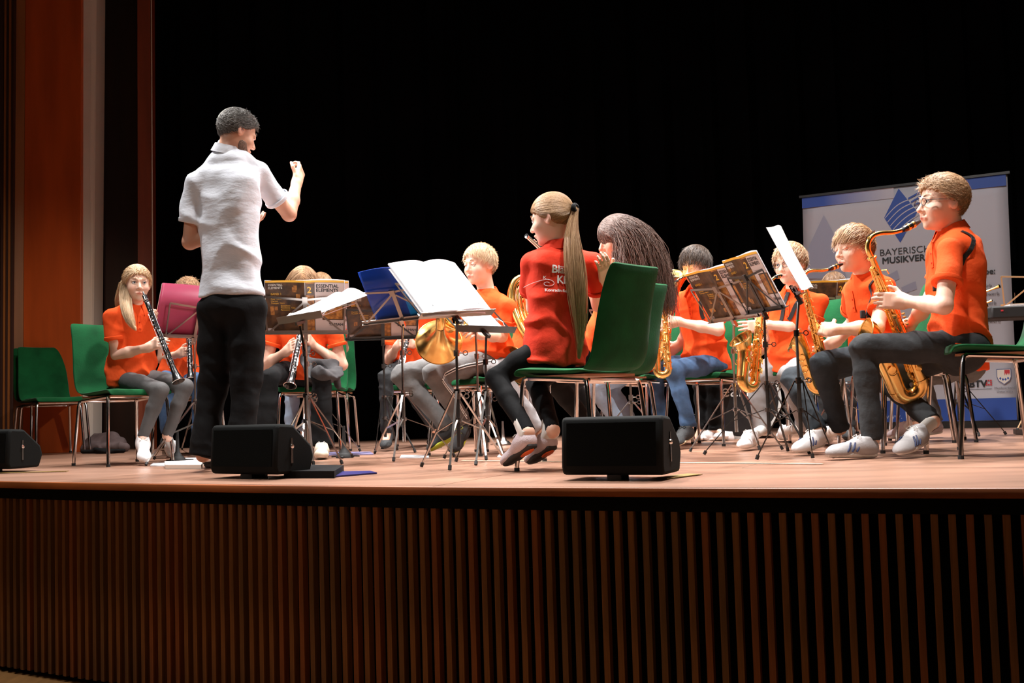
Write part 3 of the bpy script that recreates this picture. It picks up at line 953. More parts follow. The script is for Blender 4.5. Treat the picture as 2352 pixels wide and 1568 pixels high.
    # sleeve cuffs
    for s_ in 'LR':
        S_, E_ = J['S' + s_], J['E' + s_]
        dd = nrm(E_ - S_); e_ = S_ + (E_ - S_) * sleeve
        rr = 0.0645 * k
        MB().lathe([(rr * 0.7, -0.002), (rr, -0.001), (rr + 0.003, -0.006), (rr + 0.003, -0.020), (rr - 0.002, -0.024)], e_, dd, 28).build('cuff', shirt, sh)
    # collar
    if collar:
        nn = 26; rows = []
        na = nrm(H + HR @ V3(0, -0.02, -0.07) - N) * 0.6 + ax * 0.4; na = nrm(na)
        rr_ = nrm(cr - (cr @ na) * na); rf_ = np.cross(na, rr_)
        Vv = []; Ff = []
        for i in range(nn):
            th = math.radians(-158 + 316 * i / (nn - 1))        # 0 is the nape
            fro = (1 - math.cos(th)) / 2
            d_ = rr_ * math.sin(th) - rf_ * math.cos(th)
            c = N + na * (0.012 * k)
            top = 0.040 * k * (1 - 0.62 * fro); pt = (0.020 * k if abs(th) > 2.3 else 0)
            for r_, z_ in ((0.060, top - 0.03), (0.0575, top), (0.0625, top + 0.003), (0.078 + 0.02 * fro, top - 0.040 - pt / k * 0.8), (0.073 + 0.02 * fro, top - 0.042 - pt / k * 0.8)):
                Vv.append(c + d_ * r_ * k * (1 + 0.10 * fro) + na * z_)
        for i in range(nn - 1):
            for j in range(4):
                Ff.append((i * 5 + j, i * 5 + j + 1, (i + 1) * 5 + j + 1, (i + 1) * 5 + j))
        mb = MB(); mb.add(Vv, Ff)
        co = mb.build('collar', shirt, sh)
        sd = co.modifiers.new('s', 'SOLIDIFY'); sd.thickness = 0.003
    # ---- trousers
    S = Shape()
    S.u(ell(P - ax * 0.01 * k, np.stack([pr, pf, ax], 1), V3(0.150 * wide * pw, 0.106 * pw, 0.108) * k), 0)
    S.u(rc(P, P + ax * 0.10 * k, 0.10 * k, 0.095 * k), 0.03)
    for s_ in 'LR':
        Hh_, K_, A_ = J['H' + s_], J['K' + s_], J['A' + s_]
        S.u(rc(Hh_, Hh_ * 0.5 + K_ * 0.5, 0.079 * k * pw, 0.073 * k * pw), 0.035)
        S.u(rc(Hh_ * 0.5 + K_ * 0.5, K_, 0.075 * k * pw, 0.061 * k * pw), 0.02)
        C_ = K_ * 0.62 + A_ * 0.38
        S.u(rc(K_, C_, 0.060 * k * pw, (0.055 + flare * 0.4) * k), 0.02)
        dd = nrm(A_ - K_)
        g1 = rc(C_, A_ + dd * 0.05, (0.055 + flare * 0.4) * k, (0.044 + flare) * k)
        def lg(p, g=g1[0], e=A_ + dd * 0.005, d_=dd):
            return np.maximum(g(p), (p - e) @ d_)
        S.u((lg, g1[1], g1[2]), 0.012)
    amp = {'tight': 0.25}.get(pants[1], 1.0)
    KK = [J['KL'], J['KR'], J['AL'], J['AR'], J['HL'], J['HR']]
    def pd(p):
        wgt = 0.25
        for i, q_ in enumerate(KK):
            wgt = wgt + (0.8 if i < 4 else 0.5) * np.exp(-(((p - q_) ** 2).sum(-1)) / 0.012)
        return 0.002 - 0.011 * amp * k * folds(p * V3(1, 1, 1.9), 20, fs + 2) * np.minimum(wgt, 1.1) + 0.003 * amp * wob(p, 34, fs)
    S.disp(pd)
    v, f = S.mesh(hs)
    tr = link('trousers', newmesh('trousers', v - base, f), pants[0], body)
    J['trousers'] = tr; J['trousersS'] = S
    # ---- shoes
    for s_ in 'LR':
        if shoes:
            shs, top = build_shoe(body, J['A' + s_], J['T' + s_], k, shoes[0], shoes[1], rs, shoes[2], h=min(hs, 0.007))
            if sockm:
                MB().tube([top - V3(0, 0, 0.01), top * 0.4 + J['A' + s_] * 0.6, J['A' + s_] + nrm(J['K' + s_] - J['A' + s_]) * 0.07], [0.040 * k, 0.042 * k, 0.040 * k], 14).build('sock', sockm, body)
            else:
                MB().tube([top - V3(0, 0, 0.01), J['A' + s_]], [0.030 * k, 0.032 * k], 12).build('sock', SOLEW if shoes[2] != 'dark' else BLACKCL, body)
    J.update(P=P, N=N, H=H, HR=HR, ax=ax, cr=cr, cf=cf, k=k, kh=kh, body=body, shirt=sh, hh=hh, base=base, pr=pr, pf=pf)
    return J

# ------------------------------------------------------------------ the setting
def structure(o, label=None):
    o['kind'] = 'structure'
    if label: o['label'] = label
    return o
FLOORW = mat('stage_hardboard', (0.275, 0.145, 0.095), 0.36, var=0.22, vscale=1.6, stretch=(1, 3, 1), bump=0.04, bscale=40, spec=0.4)
FLOORW2 = mat('stage_hardboard_worn', (0.325, 0.180, 0.125), 0.32, var=0.2, vscale=1.2, stretch=(1, 3, 1), bump=0.04, bscale=40, spec=0.4)
EDGEW = mat('stage_edge_wood', (0.27, 0.068, 0.013), 0.45, var=0.25, vscale=3, stretch=(1, 1, 6))
SLATW = mat('walnut_slat', (0.20, 0.078, 0.022), 0.55, var=0.45, vscale=7, stretch=(6, 6, 0.35))
SLATW2 = mat('walnut_slat_red', (0.23, 0.066, 0.018), 0.55, var=0.4, vscale=7, stretch=(6, 6, 0.35))
SLATW3 = mat('walnut_slat_dark', (0.15, 0.066, 0.024), 0.55, var=0.4, vscale=7, stretch=(6, 6, 0.35))
BACKB = mat('black_backing', (0.003, 0.0035, 0.003), 0.9, spec=0.1)
CURT = mat('black_stage_curtain', (0.0016, 0.0016, 0.0021), 1.0, var=0.4, vscale=2, spec=0.03)
ORANGEW = mat('orange_wood_panel', (0.50, 0.085, 0.013), 0.45, var=0.22, vscale=2.2, stretch=(3, 3, 0.35))
OCHREW = mat('ochre_wood_strip', (0.24, 0.085, 0.020), 0.5, var=0.2, vscale=3, stretch=(3, 3, 0.3))
GREYPL = mat('grey_painted_column', (0.60, 0.53, 0.47), 0.7, var=0.08, vscale=2)
GREYPL2 = mat('pale_column_edge', (0.62, 0.54, 0.47), 0.7)
DARKW = mat('dark_brown_wood', (0.032, 0.010, 0.006), 0.6, var=0.3, vscale=3, stretch=(3, 3, 0.3))
REDW = mat('reddish_wood_post', (0.18, 0.034, 0.009), 0.5, var=0.3, vscale=3, stretch=(3, 3, 0.3))
HALLF = mat('hall_floor_parquet', (0.26, 0.125, 0.04), 0.4, var=0.3, vscale=4, stretch=(6, 1, 1))

# front edge of the platform: fitted curve through points seen along the lip
ep = [ground(-260, 1100), ground(0, 1105), ground(400, 1111), ground(800, 1116.5), ground(1176, 1119.3), ground(1550, 1120.8), ground(2000, 1121.3), ground(2352, 1121), ground(2620, 1119.5)]
ex = np.array([p[0] for p in ep]); ey = np.array([p[1] for p in ep])
pc = np.polyfit(ex, ey, 2)
def front(x): return np.polyval(pc, x)
xs = np.linspace(-4.2, 2.9, 60)
LIPT = 0.031
# floor base and panels
mb = MB()
V = []; F = []
for i, x in enumerate(xs):
    V += [(x, front(x) + 0.02, -0.004), (x, 12.5, -0.004), (x, front(x) + 0.02, -LIPT), (x, 12.5, -LIPT)]
V2 = [(6.2, front(2.9), -0.004), (6.2, 12.5, -0.004), (6.2, front(2.9), -LIPT), (6.2, 12.5, -LIPT)]
V += V2; nX = len(xs) + 1
for i in range(nX - 1):
    a = 4 * i; b = 4 * (i + 1)
    F += [(a, b, b + 1, a + 1), (a + 2, a + 3, b + 3, b + 2), (a, a + 2, b + 2, b)]
V = [(-5.2, front(-4.2) + .6, -0.004), (-5.2, 12.5, -0.004), (-5.2, front(-4.2) + .6, -LIPT), (-5.2, 12.5, -LIPT)] + V
F = [tuple(i + 4 for i in f) for f in F] + [(0, 4, 5, 1)]
floor = structure(mb.add(V, F).build('floor', mat('joint_dark', (0.05, 0.02, 0.012), 0.8), smooth=False), 'stage floor of reddish brown boards')
FA = math.radians(-26.0)
fu = V3(math.cos(FA), math.sin(FA), 0); fv = V3(-math.sin(FA), math.cos(FA), 0)
import bmesh
def clip_poly(poly, inside):                 # clip polygon to inside(p) >= 0 (linear approx per edge)
    out = []
    for i in range(len(poly)):
        a, b = poly[i], poly[(i + 1) % len(poly)]
        ia, ib = inside(a), inside(b)
        if ia >= 0: out.append(a)
        if (ia >= 0) != (ib >= 0):
            t = ia / (ia - ib); out.append(a + t * (b - a))
    return out
rnd = random.Random(4)
PW, PL = 2.05, 1.02
for i in range(-4, 5):
    for j in range(-1, 12):
        o_ = fu * (i * PW + (0.9 if j % 2 else 0)) + fv * (j * PL + 1.45)
        # densify the near edge so it follows the curve
        poly = [o_ + fu * (PW - 0.003) * t for t in np.linspace(0, 1, 13)] + [o_ + fu * (PW - 0.003) + fv * (PL - 0.003), o_ + fv * (PL - 0.003)]
        poly = clip_poly(poly, lambda p: p[1] - front(p[0]) - 0.021)
        if len(poly) > 2: poly = clip_poly(poly, lambda p: p[0] + 5.0)
        if len(poly) > 2: poly = clip_poly(poly, lambda p: 6.0 - p[0])
        if len(poly) > 2: poly = clip_poly(poly, lambda p: 12.3 - p[1])
        if len(poly) < 3: continue
        z = -0.0008 * rnd.random()
        n = len(poly)
        m2 = MB().add([(p[0], p[1], z) for p in poly] + [(p[0], p[1], -0.004) for p in poly],
                      [tuple(range(n))] + [(q + n, (q + 1) % n + n, (q + 1) % n, q) for q in range(n)])
        m2.build('panel', FLOORW if rnd.random() < .6 else FLOORW2, floor, smooth=False)
# lip board, following the curve
mb = MB(); V = []; F = []
for x in xs:
    d = nrm(V3(1, np.polyval(np.polyder(pc), x), 0)); nn_ = V3(d[1], -d[0], 0)
    c = V3(x, front(x), 0)
    for o_, z in ((0.021, 0.0), (0.003, 0.0), (0.0, -0.003), (0.0, -LIPT + 0.002), (0.004, -LIPT), (0.021, -LIPT)):
        V.append(c - nn_ * o_ + V3(0, 0, z))
for i in range(len(xs) - 1):
    for j in range(5):
        F.append((i * 6 + j, (i + 1) * 6 + j, (i + 1) * 6 + j + 1, i * 6 + j + 1))
structure(mb.add(V, F).build('trim_1', EDGEW, sharp=60), 'reddish brown board along the edge of the stage')
# front of the platform: backing, top rail and slats
mb = MB(); V = []; F = []
for x in xs:
    d = nrm(V3(1, np.polyval(np.polyder(pc), x), 0)); nn_ = V3(d[1], -d[0], 0)
    c = V3(x, front(x), 0) - nn_ * 0.125
    V += [c + V3(0, 0, -LIPT), c + V3(0, 0, -0.89)]
for i in range(len(xs) - 1):
    F.append((2 * i, 2 * i + 1, 2 * i + 3, 2 * i + 2))
wf = structure(mb.add(V, F).build('wall_front', BACKB), 'dark stage front behind upright wooden slats')
mb = MB(); V = []; F = []
for x in xs:
    d = nrm(V3(1, np.polyval(np.polyder(pc), x), 0)); nn_ = V3(d[1], -d[0], 0)
    c = V3(x, front(x), 0)
    V += [c - nn_ * 0.040 + V3(0, 0, -LIPT), c - nn_ * 0.040 + V3(0, 0, -LIPT - 0.052), c - nn_ * 0.12 + V3(0, 0, -LIPT - 0.052)]
for i in range(len(xs) - 1):
    a = 3 * i; b = a + 3
    F += [(a, a + 1, b + 1, b), (a + 1, a + 2, b + 2, b + 1)]
mb.add(V, F).build('top_rail', BACKB, wf)
mb = MB()
for z in (-0.30, -0.40, -0.50, -0.60, -0.70, -0.80):
    P = [V3(x, front(x), 0) - V3(np.polyval(np.polyder(pc), x), -1, 0) * -0.0 + V3(0.03, 0.125, z) for x in xs[26:]]
    mb.tube(P, 0.002, 4)
mb.build('panel_joint', mat('faint_joint', (0.02, 0.02, 0.022), .7), wf)
sx = -3.9; n_sl = 0
slat_me = None
smes = []
for mm in (SLATW, SLATW2, SLATW3):
    b_ = MB().box((0, 0, -0.4775), (0.0215, 0.034, 0.795))
    me = newmesh('slat', b_.v, b_.f, False); me.materials.append(mm); smes.append(me)
while sx < 2.75:
    sl_ = np.polyval(np.polyder(pc), sx)
    d = nrm(V3(1, sl_, 0)); nn_ = V3(d[1], -d[0], 0)
    c = V3(sx, front(sx), 0) - nn_ * 0.060
    o = bpy.data.objects.new('slat', smes[rnd.choice((0, 0, 1, 2))])
    COL.objects.link(o); o.parent = wf
    o.location = (c[0], c[1], rnd.uniform(-0.002, 0.002)); o.rotation_euler = (0, 0, math.atan2(d[1], d[0]) + rnd.uniform(-0.02, 0.02))
    sx += 0.0512 * d[0]; n_sl += 1
structure(MB().box((0, 4, -0.95), (16, 16, 0.1)).build('hall_floor', HALLF, smooth=False), 'brown parquet hall floor in front of the stage')

# left side of the stage opening: quads given by their four corners as seen, each board with real depth
def board(name, xb0, xb1, xt0, xt1, yb, Y0, Y1, m_, label, thick=0.08, top=-40):
    b0 = ground(xb0, yb); 
    B0 = at(xb0, yb, Y0); B1 = at(xb1, yb, Y1); T0 = at(xt0, top, Y0); T1 = at(xt1, top, Y1)
    B0[2] = B1[2] = 0.0
    bk = V3(0, thick, 0)
    V = [B0, B1, T1, T0, B0 + bk, B1 + bk, T1 + bk, T0 + bk]
    return structure(MB().add(V, [(0, 1, 2, 3), (5, 4, 7, 6), (4, 0, 3, 7), (1, 5, 6, 2), (3, 2, 6, 7), (0, 4, 5, 1)]).build(name, m_, smooth=False, bevel=0.004), label)
board('wall_left', 52, 185, 58, 187, 1040, 8.93, 8.93, ORANGEW, 'orange stained wooden panel at the left of the stage', 0.3)
board('trim_2', 24, 52, 32, 58, 1040, 8.88, 8.93, OCHREW, 'ochre wooden strip left of the orange panel', 0.2)
board('trim_3', 185, 206, 187, 209, 1039, 8.97, 8.99, GREYPL, 'grey column right of the orange panel', 0.2)
board('trim_4', 206, 213, 209, 222, 1039, 8.99, 9.02, GREYPL2, 'pale edge of the grey column', 0.2)
board('wall_side', 190, 340, 200, 330, 1030, 9.45, 9.5, DARKW, 'very dark brown wooden wall behind the grey column', 0.05)
board('trim_5', 317, 350, 315, 345, 1036, 9.05, 9.10, REDW, 'reddish brown wooden post beside the black curtain', 0.12)
board('trim_6', 350, 353.5, 346, 348, 1036, 9.02, 9.02, GREYPL, 'thin grey strip on the wooden post', 0.01).location.z = 0
rib = board('wall_far_left', -300, 26, -300, 34, 1040, 8.6, 8.86, DARKW, 'dark ribbed wooden wall at the far left', 0.05)
for i, px in enumerate((3, 9, 15, 20, 26)):
    B = at(px, 1000, 8.55); B[2] = 0; T = at(px + 5, -60, 8.55)
    MB().bar(B, T, 0.016, 0.02, ref=(0, 1, 0)).build('rib', (OCHREW if i % 2 else DARKW), rib, smooth=False)
# black curtain at the back and sides with soft pleats
cp = [(-3.02, 9.22), (-2.6, 9.3), (-1.2, 9.75), (1.0, 9.95), (3.0, 9.7), (5.2, 8.9), (6.1, 7.5)]
cpx = np.array(cp); seg = np.r_[0, np.cumsum(np.linalg.norm(np.diff(cpx, axis=0), axis=1))]
tt = np.arange(0, seg[-1], 0.035)
cx_ = np.interp(tt, seg, cpx[:, 0]); cy_ = np.interp(tt, seg, cpx[:, 1])
V = []; F = []
zs = np.linspace(0.01, 6.4, 14)
for i in range(len(tt)):
    a = 0.055 * math.sin(tt[i] * 2 * math.pi / 0.36 + 0.8 * math.sin(tt[i] * 1.7)) + 0.02 * math.sin(tt[i] * 41)
    for z in zs:
        V.append((cx_[i], cy_[i] + a * (1 + 0.25 * math.sin(z * 1.3 + tt[i])), z))
nz = len(zs)
for i in range(len(tt) - 1):
    for j in range(nz - 1):
        F.append((i * nz + j, (i + 1) * nz + j, (i + 1) * nz + j + 1, i * nz + j + 1))
tag(MB().add(V, F).build('stage_curtain', CURT), 'tall black pleated stage curtain hanging behind the young band', 'curtain')
structure(MB().add([(-7, 12.4, -1), (7, 12.4, -1), (7, 12.4, 7), (-7, 12.4, 7)], [(0, 1, 2, 3)]).build('wall_back', BACKB))
structure(MB().add([(-7, 13, 6.6), (7, 13, 6.6), (7, -5, 6.6), (-7, -5, 6.6)], [(0, 1, 2, 3)]).build('ceiling', BACKB))
structure(MB().add([(6.6, 13, -1), (6.6, 13, 7), (6.6, -5, 7), (6.6, -5, -1)], [(0, 1, 2, 3)]).build('wall_right', BACKB))

# ------------------------------------------------------------------ roll-up banner
BC = V3(3.101, 8.624, 0.0); ba = math.radians(-29.2)
bw = V3(math.cos(ba), math.sin(ba), 0); bn = V3(math.sin(ba), -math.cos(ba), 0)
bu = nrm(V3(0, 0, 1) - 0.11 * bn)
def bp(x, y, d=0.0): return BC + bw * x + bu * y + bn * d
BGREY = mat('banner_grey', (0.52, 0.52, 0.58), 0.6)
BBLUE = mat('banner_blue', (0.022, 0.075, 0.36), 0.55)
BGREY2 = mat('banner_faint_blue', (0.36, 0.37, 0.48), 0.6)
BRED = mat('banner_red', (0.55, 0.03, 0.04), 0.6)
ban = empty('rollup_banner', BC, 'wide grey and blue roll-up banner standing before the black curtain at right', 'banner')
def bquad(name, pts, m_, d, th=0.0004, parent=ban):
    d = d * 0.25
    pts = [bp(x, y, d) for x, y in pts]; n = len(pts)
    return MB().add(pts + [p - bn * th for p in pts], [tuple(range(n))] + [(q, q + n, (q + 1) % n + n, (q + 1) % n) for q in range(n)]).build(name, m_, parent, smooth=False)
V = []; F = []
for i in range(17):
    for j in range(13):
        x = -0.8 + 1.6 * i / 16; y = 0.05 + 1.93 * j / 12
        edge = 0.03 * abs(x / 0.8) ** 6
        V.append(bp(x * (1 - 0.006 * math.sin(j / 12 * math.pi)), y, 0.0015 * math.sin(j * 0.9) * abs(x) - edge * .3 - 0.003))
for i in range(16):
    for j in range(12):
        F.append((i * 13 + j, (i + 1) * 13 + j, (i + 1) * 13 + j + 1, i * 13 + j + 1))
cl = MB().add(V, F).build('banner_sheet', BGREY, ban)
sd = cl.modifiers.new('s', 'SOLIDIFY'); sd.thickness = 0.001
def gradm(name, c1, c2, x0, x1):
    mt = mat(name, c1, 0.55); nt = mt.node_tree; N = nt.nodes; L = nt.links
    tcn = N['Texture Coordinate']; sp = N.new('ShaderNodeVectorMath'); sp.operation = 'DOT_PRODUCT'
    sp.inputs[1].default_value = tuple(bw)
    L.new(tcn.outputs['Object'], sp.inputs[0])
    mr = N.new('ShaderNodeMapRange'); mr.inputs[1].default_value = x0; mr.inputs[2].default_value = x1
    L.new(sp.outputs['Value'], mr.inputs[0])
    mx = N.new('ShaderNodeMix'); mx.data_type = 'RGBA'; mx.inputs[6].default_value = (*c1, 1); mx.inputs[7].default_value = (*c2, 1)
    L.new(mr.outputs[0], mx.inputs[0]); L.new(mx.outputs[2], N['Principled BSDF'].inputs['Base Color'])
    return mt
bquad('top_band', [(-0.8, 1.885), (-0.05, 1.885), (-0.05, 1.975), (-0.8, 1.975)], gradm('band_fade', (0.03, 0.085, 0.40), (0.50, 0.49, 0.56), -0.62, -0.10), 0.008)
bquad('top_band', [(0.42, 1.885), (0.79, 1.885), (0.79, 1.975), (0.42, 1.975)], BBLUE, 0.008)
bquad('bottom_band', [(-0.8, 0.055), (0.79, 0.055), (0.79, 0.225), (-0.8, 0.225)], BBLUE, 0.008)
MB().bar(bp(-0.82, 1.985, 0.0), bp(0.82, 1.985, 0.0), 0.03, 0.02, ref=bu).build('top_rail', DARKM, ban)
MB().bar(bp(-0.84, 0.022, -0.02), bp(0.84, 0.022, -0.02), 0.05, 0.10, ref=bn).build('base_cassette', DARKM, ban)
def onb(px, py):                              # banner coordinates of a pixel
    r = ray(px, py); t = ((BC - CAM0) @ np.cross(bw, bu)) / (r @ np.cross(bw, bu)); p = CAM0 + t * r - BC
    return p @ bw, p @ bu
def bpx(name, pts, m_, d): return bquad(name, [onb(*p) for p in pts], m_, d)
rhT, rhL, rhB, rhR = onb(2064, 433), onb(2031, 500), onb(2068, 557), onb(2107, 486)
# emblem: blue lozenge crossed by pale rays
bquad('emblem', [rhL, rhB, rhR, rhT], BBLUE, 0.010)
mbr = MB()
for i in range(5):
    a0 = np.array(rhL) + (np.array(rhB) - np.array(rhL)) * (0.02 + 0.16 * i) + np.array([0.004, 0])
    a1 = np.array(rhT) + (np.array(rhR) - np.array(rhT)) * (0.50 + 0.155 * i)
    P = []
    for t in np.linspace(0, 1, 9):
        q = a0 * (1 - t) + a1 * t; q[1] += 0.026 * math.sin(t * math.pi) * (1 - 0.1 * i)
        P.append(q)
    for a, b in zip(P[:-1], P[1:]):
        wd = 0.0035 + 0.003 * P.index(a) / 8 if False else 0.0045
        mbr.add([bp(a[0], a[1] - wd, 0.0033), bp(b[0], b[1] - wd, 0.0033), bp(b[0], b[1] + wd, 0.0033), bp(a[0], a[1] + wd, 0.0033)], [(0, 1, 2, 3)])
mbr.build('emblem_rays', BGREY, ban, smooth=False)
mbr = MB()
for i in range(5):
    a1 = np.array(rhT) + (np.array(rhR) - np.array(rhT)) * (0.46 + 0.15 * i) + np.array([0.008, 0.002])
    b1 = a1 + np.array([0.105 - 0.012 * i, 0.050 - 0.004 * i])
    mbr.add([bp(a1[0], a1[1] - 0.008, 0.0033), bp(b1[0], b1[1] - 0.008, 0.0033), bp(b1[0], b1[1] + 0.008, 0.0033), bp(a1[0], a1[1] + 0.008, 0.0033)], [(0, 1, 2, 3)])
mbr.build('emblem_bars', BBLUE, ban, smooth=False)
bpx('faint_triangle', [(1850, 640), (1856, 570), (1892, 494), (1922, 550), (1945, 640)], BGREY2, 0.009)
bpx('faint_square', [(2040, 632), (2061, 620), (2066, 640), (2046, 650)], BGREY2, 0.009)
bpx('faint_square', [(2070, 660), (2103, 646), (2106, 664), (2075, 675)], BGREY2, 0.009)
def btext(t, px, py, size, m_=INK, wgt=0.0, align='LEFT'):
    x, y = onb(px, py)
    text_mesh(t, size, m_, ban, bp(x, y, 0.003), bw, bu, align=align, weight=wgt, thick=0.0002)
btext('BAYERISCHER', 2020, 588, 0.078)
btext('MUSIKVERBAND', 2026, 606, 0.073, wgt=0.0022)
btext('Wettbewerbe:', 2287, 628, 0.066, wgt=0.0015, align='RIGHT')
for t, px, py in (('Solowettbewerb', 2279, 659), ('Kammermusikwettbewerb', 2296, 677), ('Orchesterwettbewerb', 2289, 699), ('Landeswettbewerb', 2284, 718), ('Jugendwettbewerb', 2299, 740)):
    btext(t, px, py, 0.040, m_=mat('grey_ink', (0.14, 0.13, 0.14), .6), align='RIGHT')
btext('BTV', 2226, 889, 0.072, wgt=0.003)
x0, y0 = onb(2271, 879)
for i in range(3):
    for j in range(3):
        if (i, j) != (1, 1):
            bquad('mark', [(x0 - .022 + i * .016, y0 - .02 + j * .016), (x0 - .01 + i * .016, y0 - .02 + j * .016), (x0 - .01 + i * .016, y0 - .008 + j * .016), (x0 - .022 + i * .016, y0 - .008 + j * .016)], BRED, 0.010)
bpx('rule_line', [(2226, 894.4), (2278, 893), (2278, 892.2), (2226, 893.6)], INK, 0.010)
# crest
c0_ = onb(2306, 862)
sh_ = [(-0.052, 0.05), (-0.052, -0.01), (-0.04, -0.042), (0, -0.072), (0.04, -0.042), (0.052, -0.01), (0.052, 0.05)]
bquad('crest', [(c0_[0] + x, c0_[1] + y) for x, y in sh_], mat('crest_line', (0.10, 0.12, 0.25), .6), 0.010)
bquad('crest_field', [(c0_[0] + x * 0.9, c0_[1] + y * 0.9) for x, y in sh_], PAPERW, 0.012)
bquad('crest_red', [(c0_[0] + x, c0_[1] + y) for x, y in ((0.004, 0.0), (0.042, 0.0), (0.042, 0.043), (0.004, 0.043))], BRED, 0.014)
for i in range(3):
    bquad('crest_tooth', [(c0_[0] + 0.006 + i * 0.012, c0_[1]), (c0_[0] + 0.012 + i * 0.012, c0_[1] + 0.018), (c0_[0] + 0.018 + i * 0.012 - .001, c0_[1])], PAPERW, 0.016)
for i in range(4):
    bquad('crest_lozenge', [(c0_[0] - 0.034 + i * 0.018, c0_[1] - 0.022 - (0.008 if i in (1, 2) else 0)), (c0_[0] - 0.026 + i * 0.018, c0_[1] - 0.034 - (0.008 if i in (1, 2) else 0)), (c0_[0] - 0.018 + i * 0.018, c0_[1] - 0.022 - (0.008 if i in (1, 2) else 0)), (c0_[0] - 0.026 + i * 0.018, c0_[1] - 0.010 - (0.008 if i in (1, 2) else 0))], BBLUE, 0.014)
btext('Musikverband', 2308, 893, 0.026, m_=MATS['grey_ink'], align='CENTER')
btext('Untermain', 2308, 901, 0.026, m_=MATS['grey_ink'], align='CENTER')
btext('www.', 2030, 962, 0.060, m_=mat('pale_ink', (0.35, 0.40, 0.60), .6))

# ------------------------------------------------------------------ chairs
def chair_proto():
    t = empty('chair', (0, 0, 0), 'x', 'chair')
    # profile of the upholstered shell, y forward, z up
    ZS = 0.462
    prof = [(0.235, ZS - 0.030), (0.240, ZS - 0.012), (0.225, ZS + 0.002), (0.18, ZS + 0.004), (0.05, ZS - 0.004), (-0.08, ZS - 0.012), (-0.165, ZS - 0.010),
            (-0.205, ZS + 0.015), (-0.225, ZS + 0.06), (-0.240, ZS + 0.13), (-0.262, ZS + 0.25), (-0.292, ZS + 0.36), (-0.320, ZS + 0.43), (-0.332, ZS + 0.452)]
    def shell(name, pr, wid, th, ym=0):
        mb = MB(); nx = 9; V = []; F = []
        P = np.array(pr, float); T = np.gradient(P, axis=0); T /= np.linalg.norm(T, axis=1)[:, None]
        Nn = np.stack([-T[:, 1], T[:, 0]], 1)            # sitting side
        n_ = len(P)
        for sgn in (1, -1):
            for i in range(n_):
                e = min(i, n_ - 1 - i)
                for j in range(nx):
                    u_ = -1 + 2 * j / (nx - 1)
                    ww = wid[i]
                    edge = 1 - abs(u_) ** 8 * 0.75
                    if e == 0: edge *= 0.35
                    off = sgn * th / 2 * edge
                    dish = -0.012 * (1 - u_ * u_) * (1 if name == 'seat' else 0.8)
                    V.append((u_ * ww, P[i][0] + Nn[i][0] * (off + dish) * -1, P[i][1] + Nn[i][1] * (off + dish) * -1))
        for s2 in range(2):
            b = s2 * n_ * nx
            for i in range(n_ - 1):
                for j in range(nx - 1):
                    q = (b + i * nx + j, b + (i + 1) * nx + j, b + (i + 1) * nx + j + 1, b + i * nx + j + 1)
                    F.append(q if s2 else q[::-1])
        b = n_ * nx
        for i in range(n_ - 1):
            F.append((i * nx, (i + 1) * nx, b + (i + 1) * nx, b + i * nx)); k_ = nx - 1
            F.append((i * nx + k_, b + i * nx + k_, b + (i + 1) * nx + k_, (i + 1) * nx + k_))
        for j in range(nx - 1):
            F.append((j, b + j, b + j + 1, j + 1)); r_ = (n_ - 1) * nx
            F.append((r_ + j, r_ + j + 1, b + r_ + j + 1, b + r_ + j))
        o = MB().add(V, F).build(name, VELVET, t)
        ss = o.modifiers.new('s', 'SUBSURF'); ss.levels = ss.render_levels = 1
        return o
    def dens(pr, n):
        P = np.array(pr, float); s_ = np.r_[0, np.cumsum(np.linalg.norm(np.diff(P, axis=0), axis=1))]
        q = np.linspace(0, s_[-1], n); return np.stack([np.interp(q, s_, P[:, 0]), np.interp(q, s_, P[:, 1])], 1)
    a = dens(prof[:7], 12); b = dens(prof[6:], 14)
    shell('seat', a, np.full(12, 0.215), 0.034)
    shell('backrest', b, np.interp(np.linspace(0, 1, 14), [0, 0.3, 0.9, 1], [0.213, 0.212, 0.190, 0.182]), 0.034)
    MB().box((0, 0.01, ZS - 0.034), (0.37, 0.36, 0.010)).build('seat_underside', PLYW, t, smooth=False)
    r = 0.0105
    fr = MB()
    for s_ in (-1, 1):
        fr.tube([(s_ * 0.185, 0.17, 0.425), (s_ * 0.185, -0.165, 0.405)], r, 10)
    fr.tube([(-0.17, -0.175, 0.405), (0.17, -0.175, 0.405)], r, 10)
    fr.tube([(-0.17, 0.155, 0.423), (0.17, 0.155, 0.423)], r, 10)
    fr.build('seat_frame', CHROME, t)
    for sx_ in (-1, 1):
        for sy, z in ((1, 0.425), (-1, 0.405)):
            top = V3(sx_ * 0.185, sy * 0.165, z)
            foot = V3(sx_ * 0.218, sy * 0.222, 0.0)
            k1 = top + V3(sx_ * 0.010, sy * 0.016, -0.006); k2 = top + V3(sx_ * 0.014, sy * 0.024, -0.035)
            lg = MB().tube([top, k1, k2, foot + V3(0, 0, 0.008)], r, 10).build('leg', CHROME, t)
            MB().tube([foot + V3(0, 0, 0.016), foot], r + 0.002, 10).build('glide', RUBBER, lg)
    return t
def copy_tree(o, parent=None):
    c = o.copy(); COL.objects.link(c)
    if parent: c.parent = parent
    for ch in list(o.children): copy_tree(ch, c)
    return c
cproto = chair_proto()
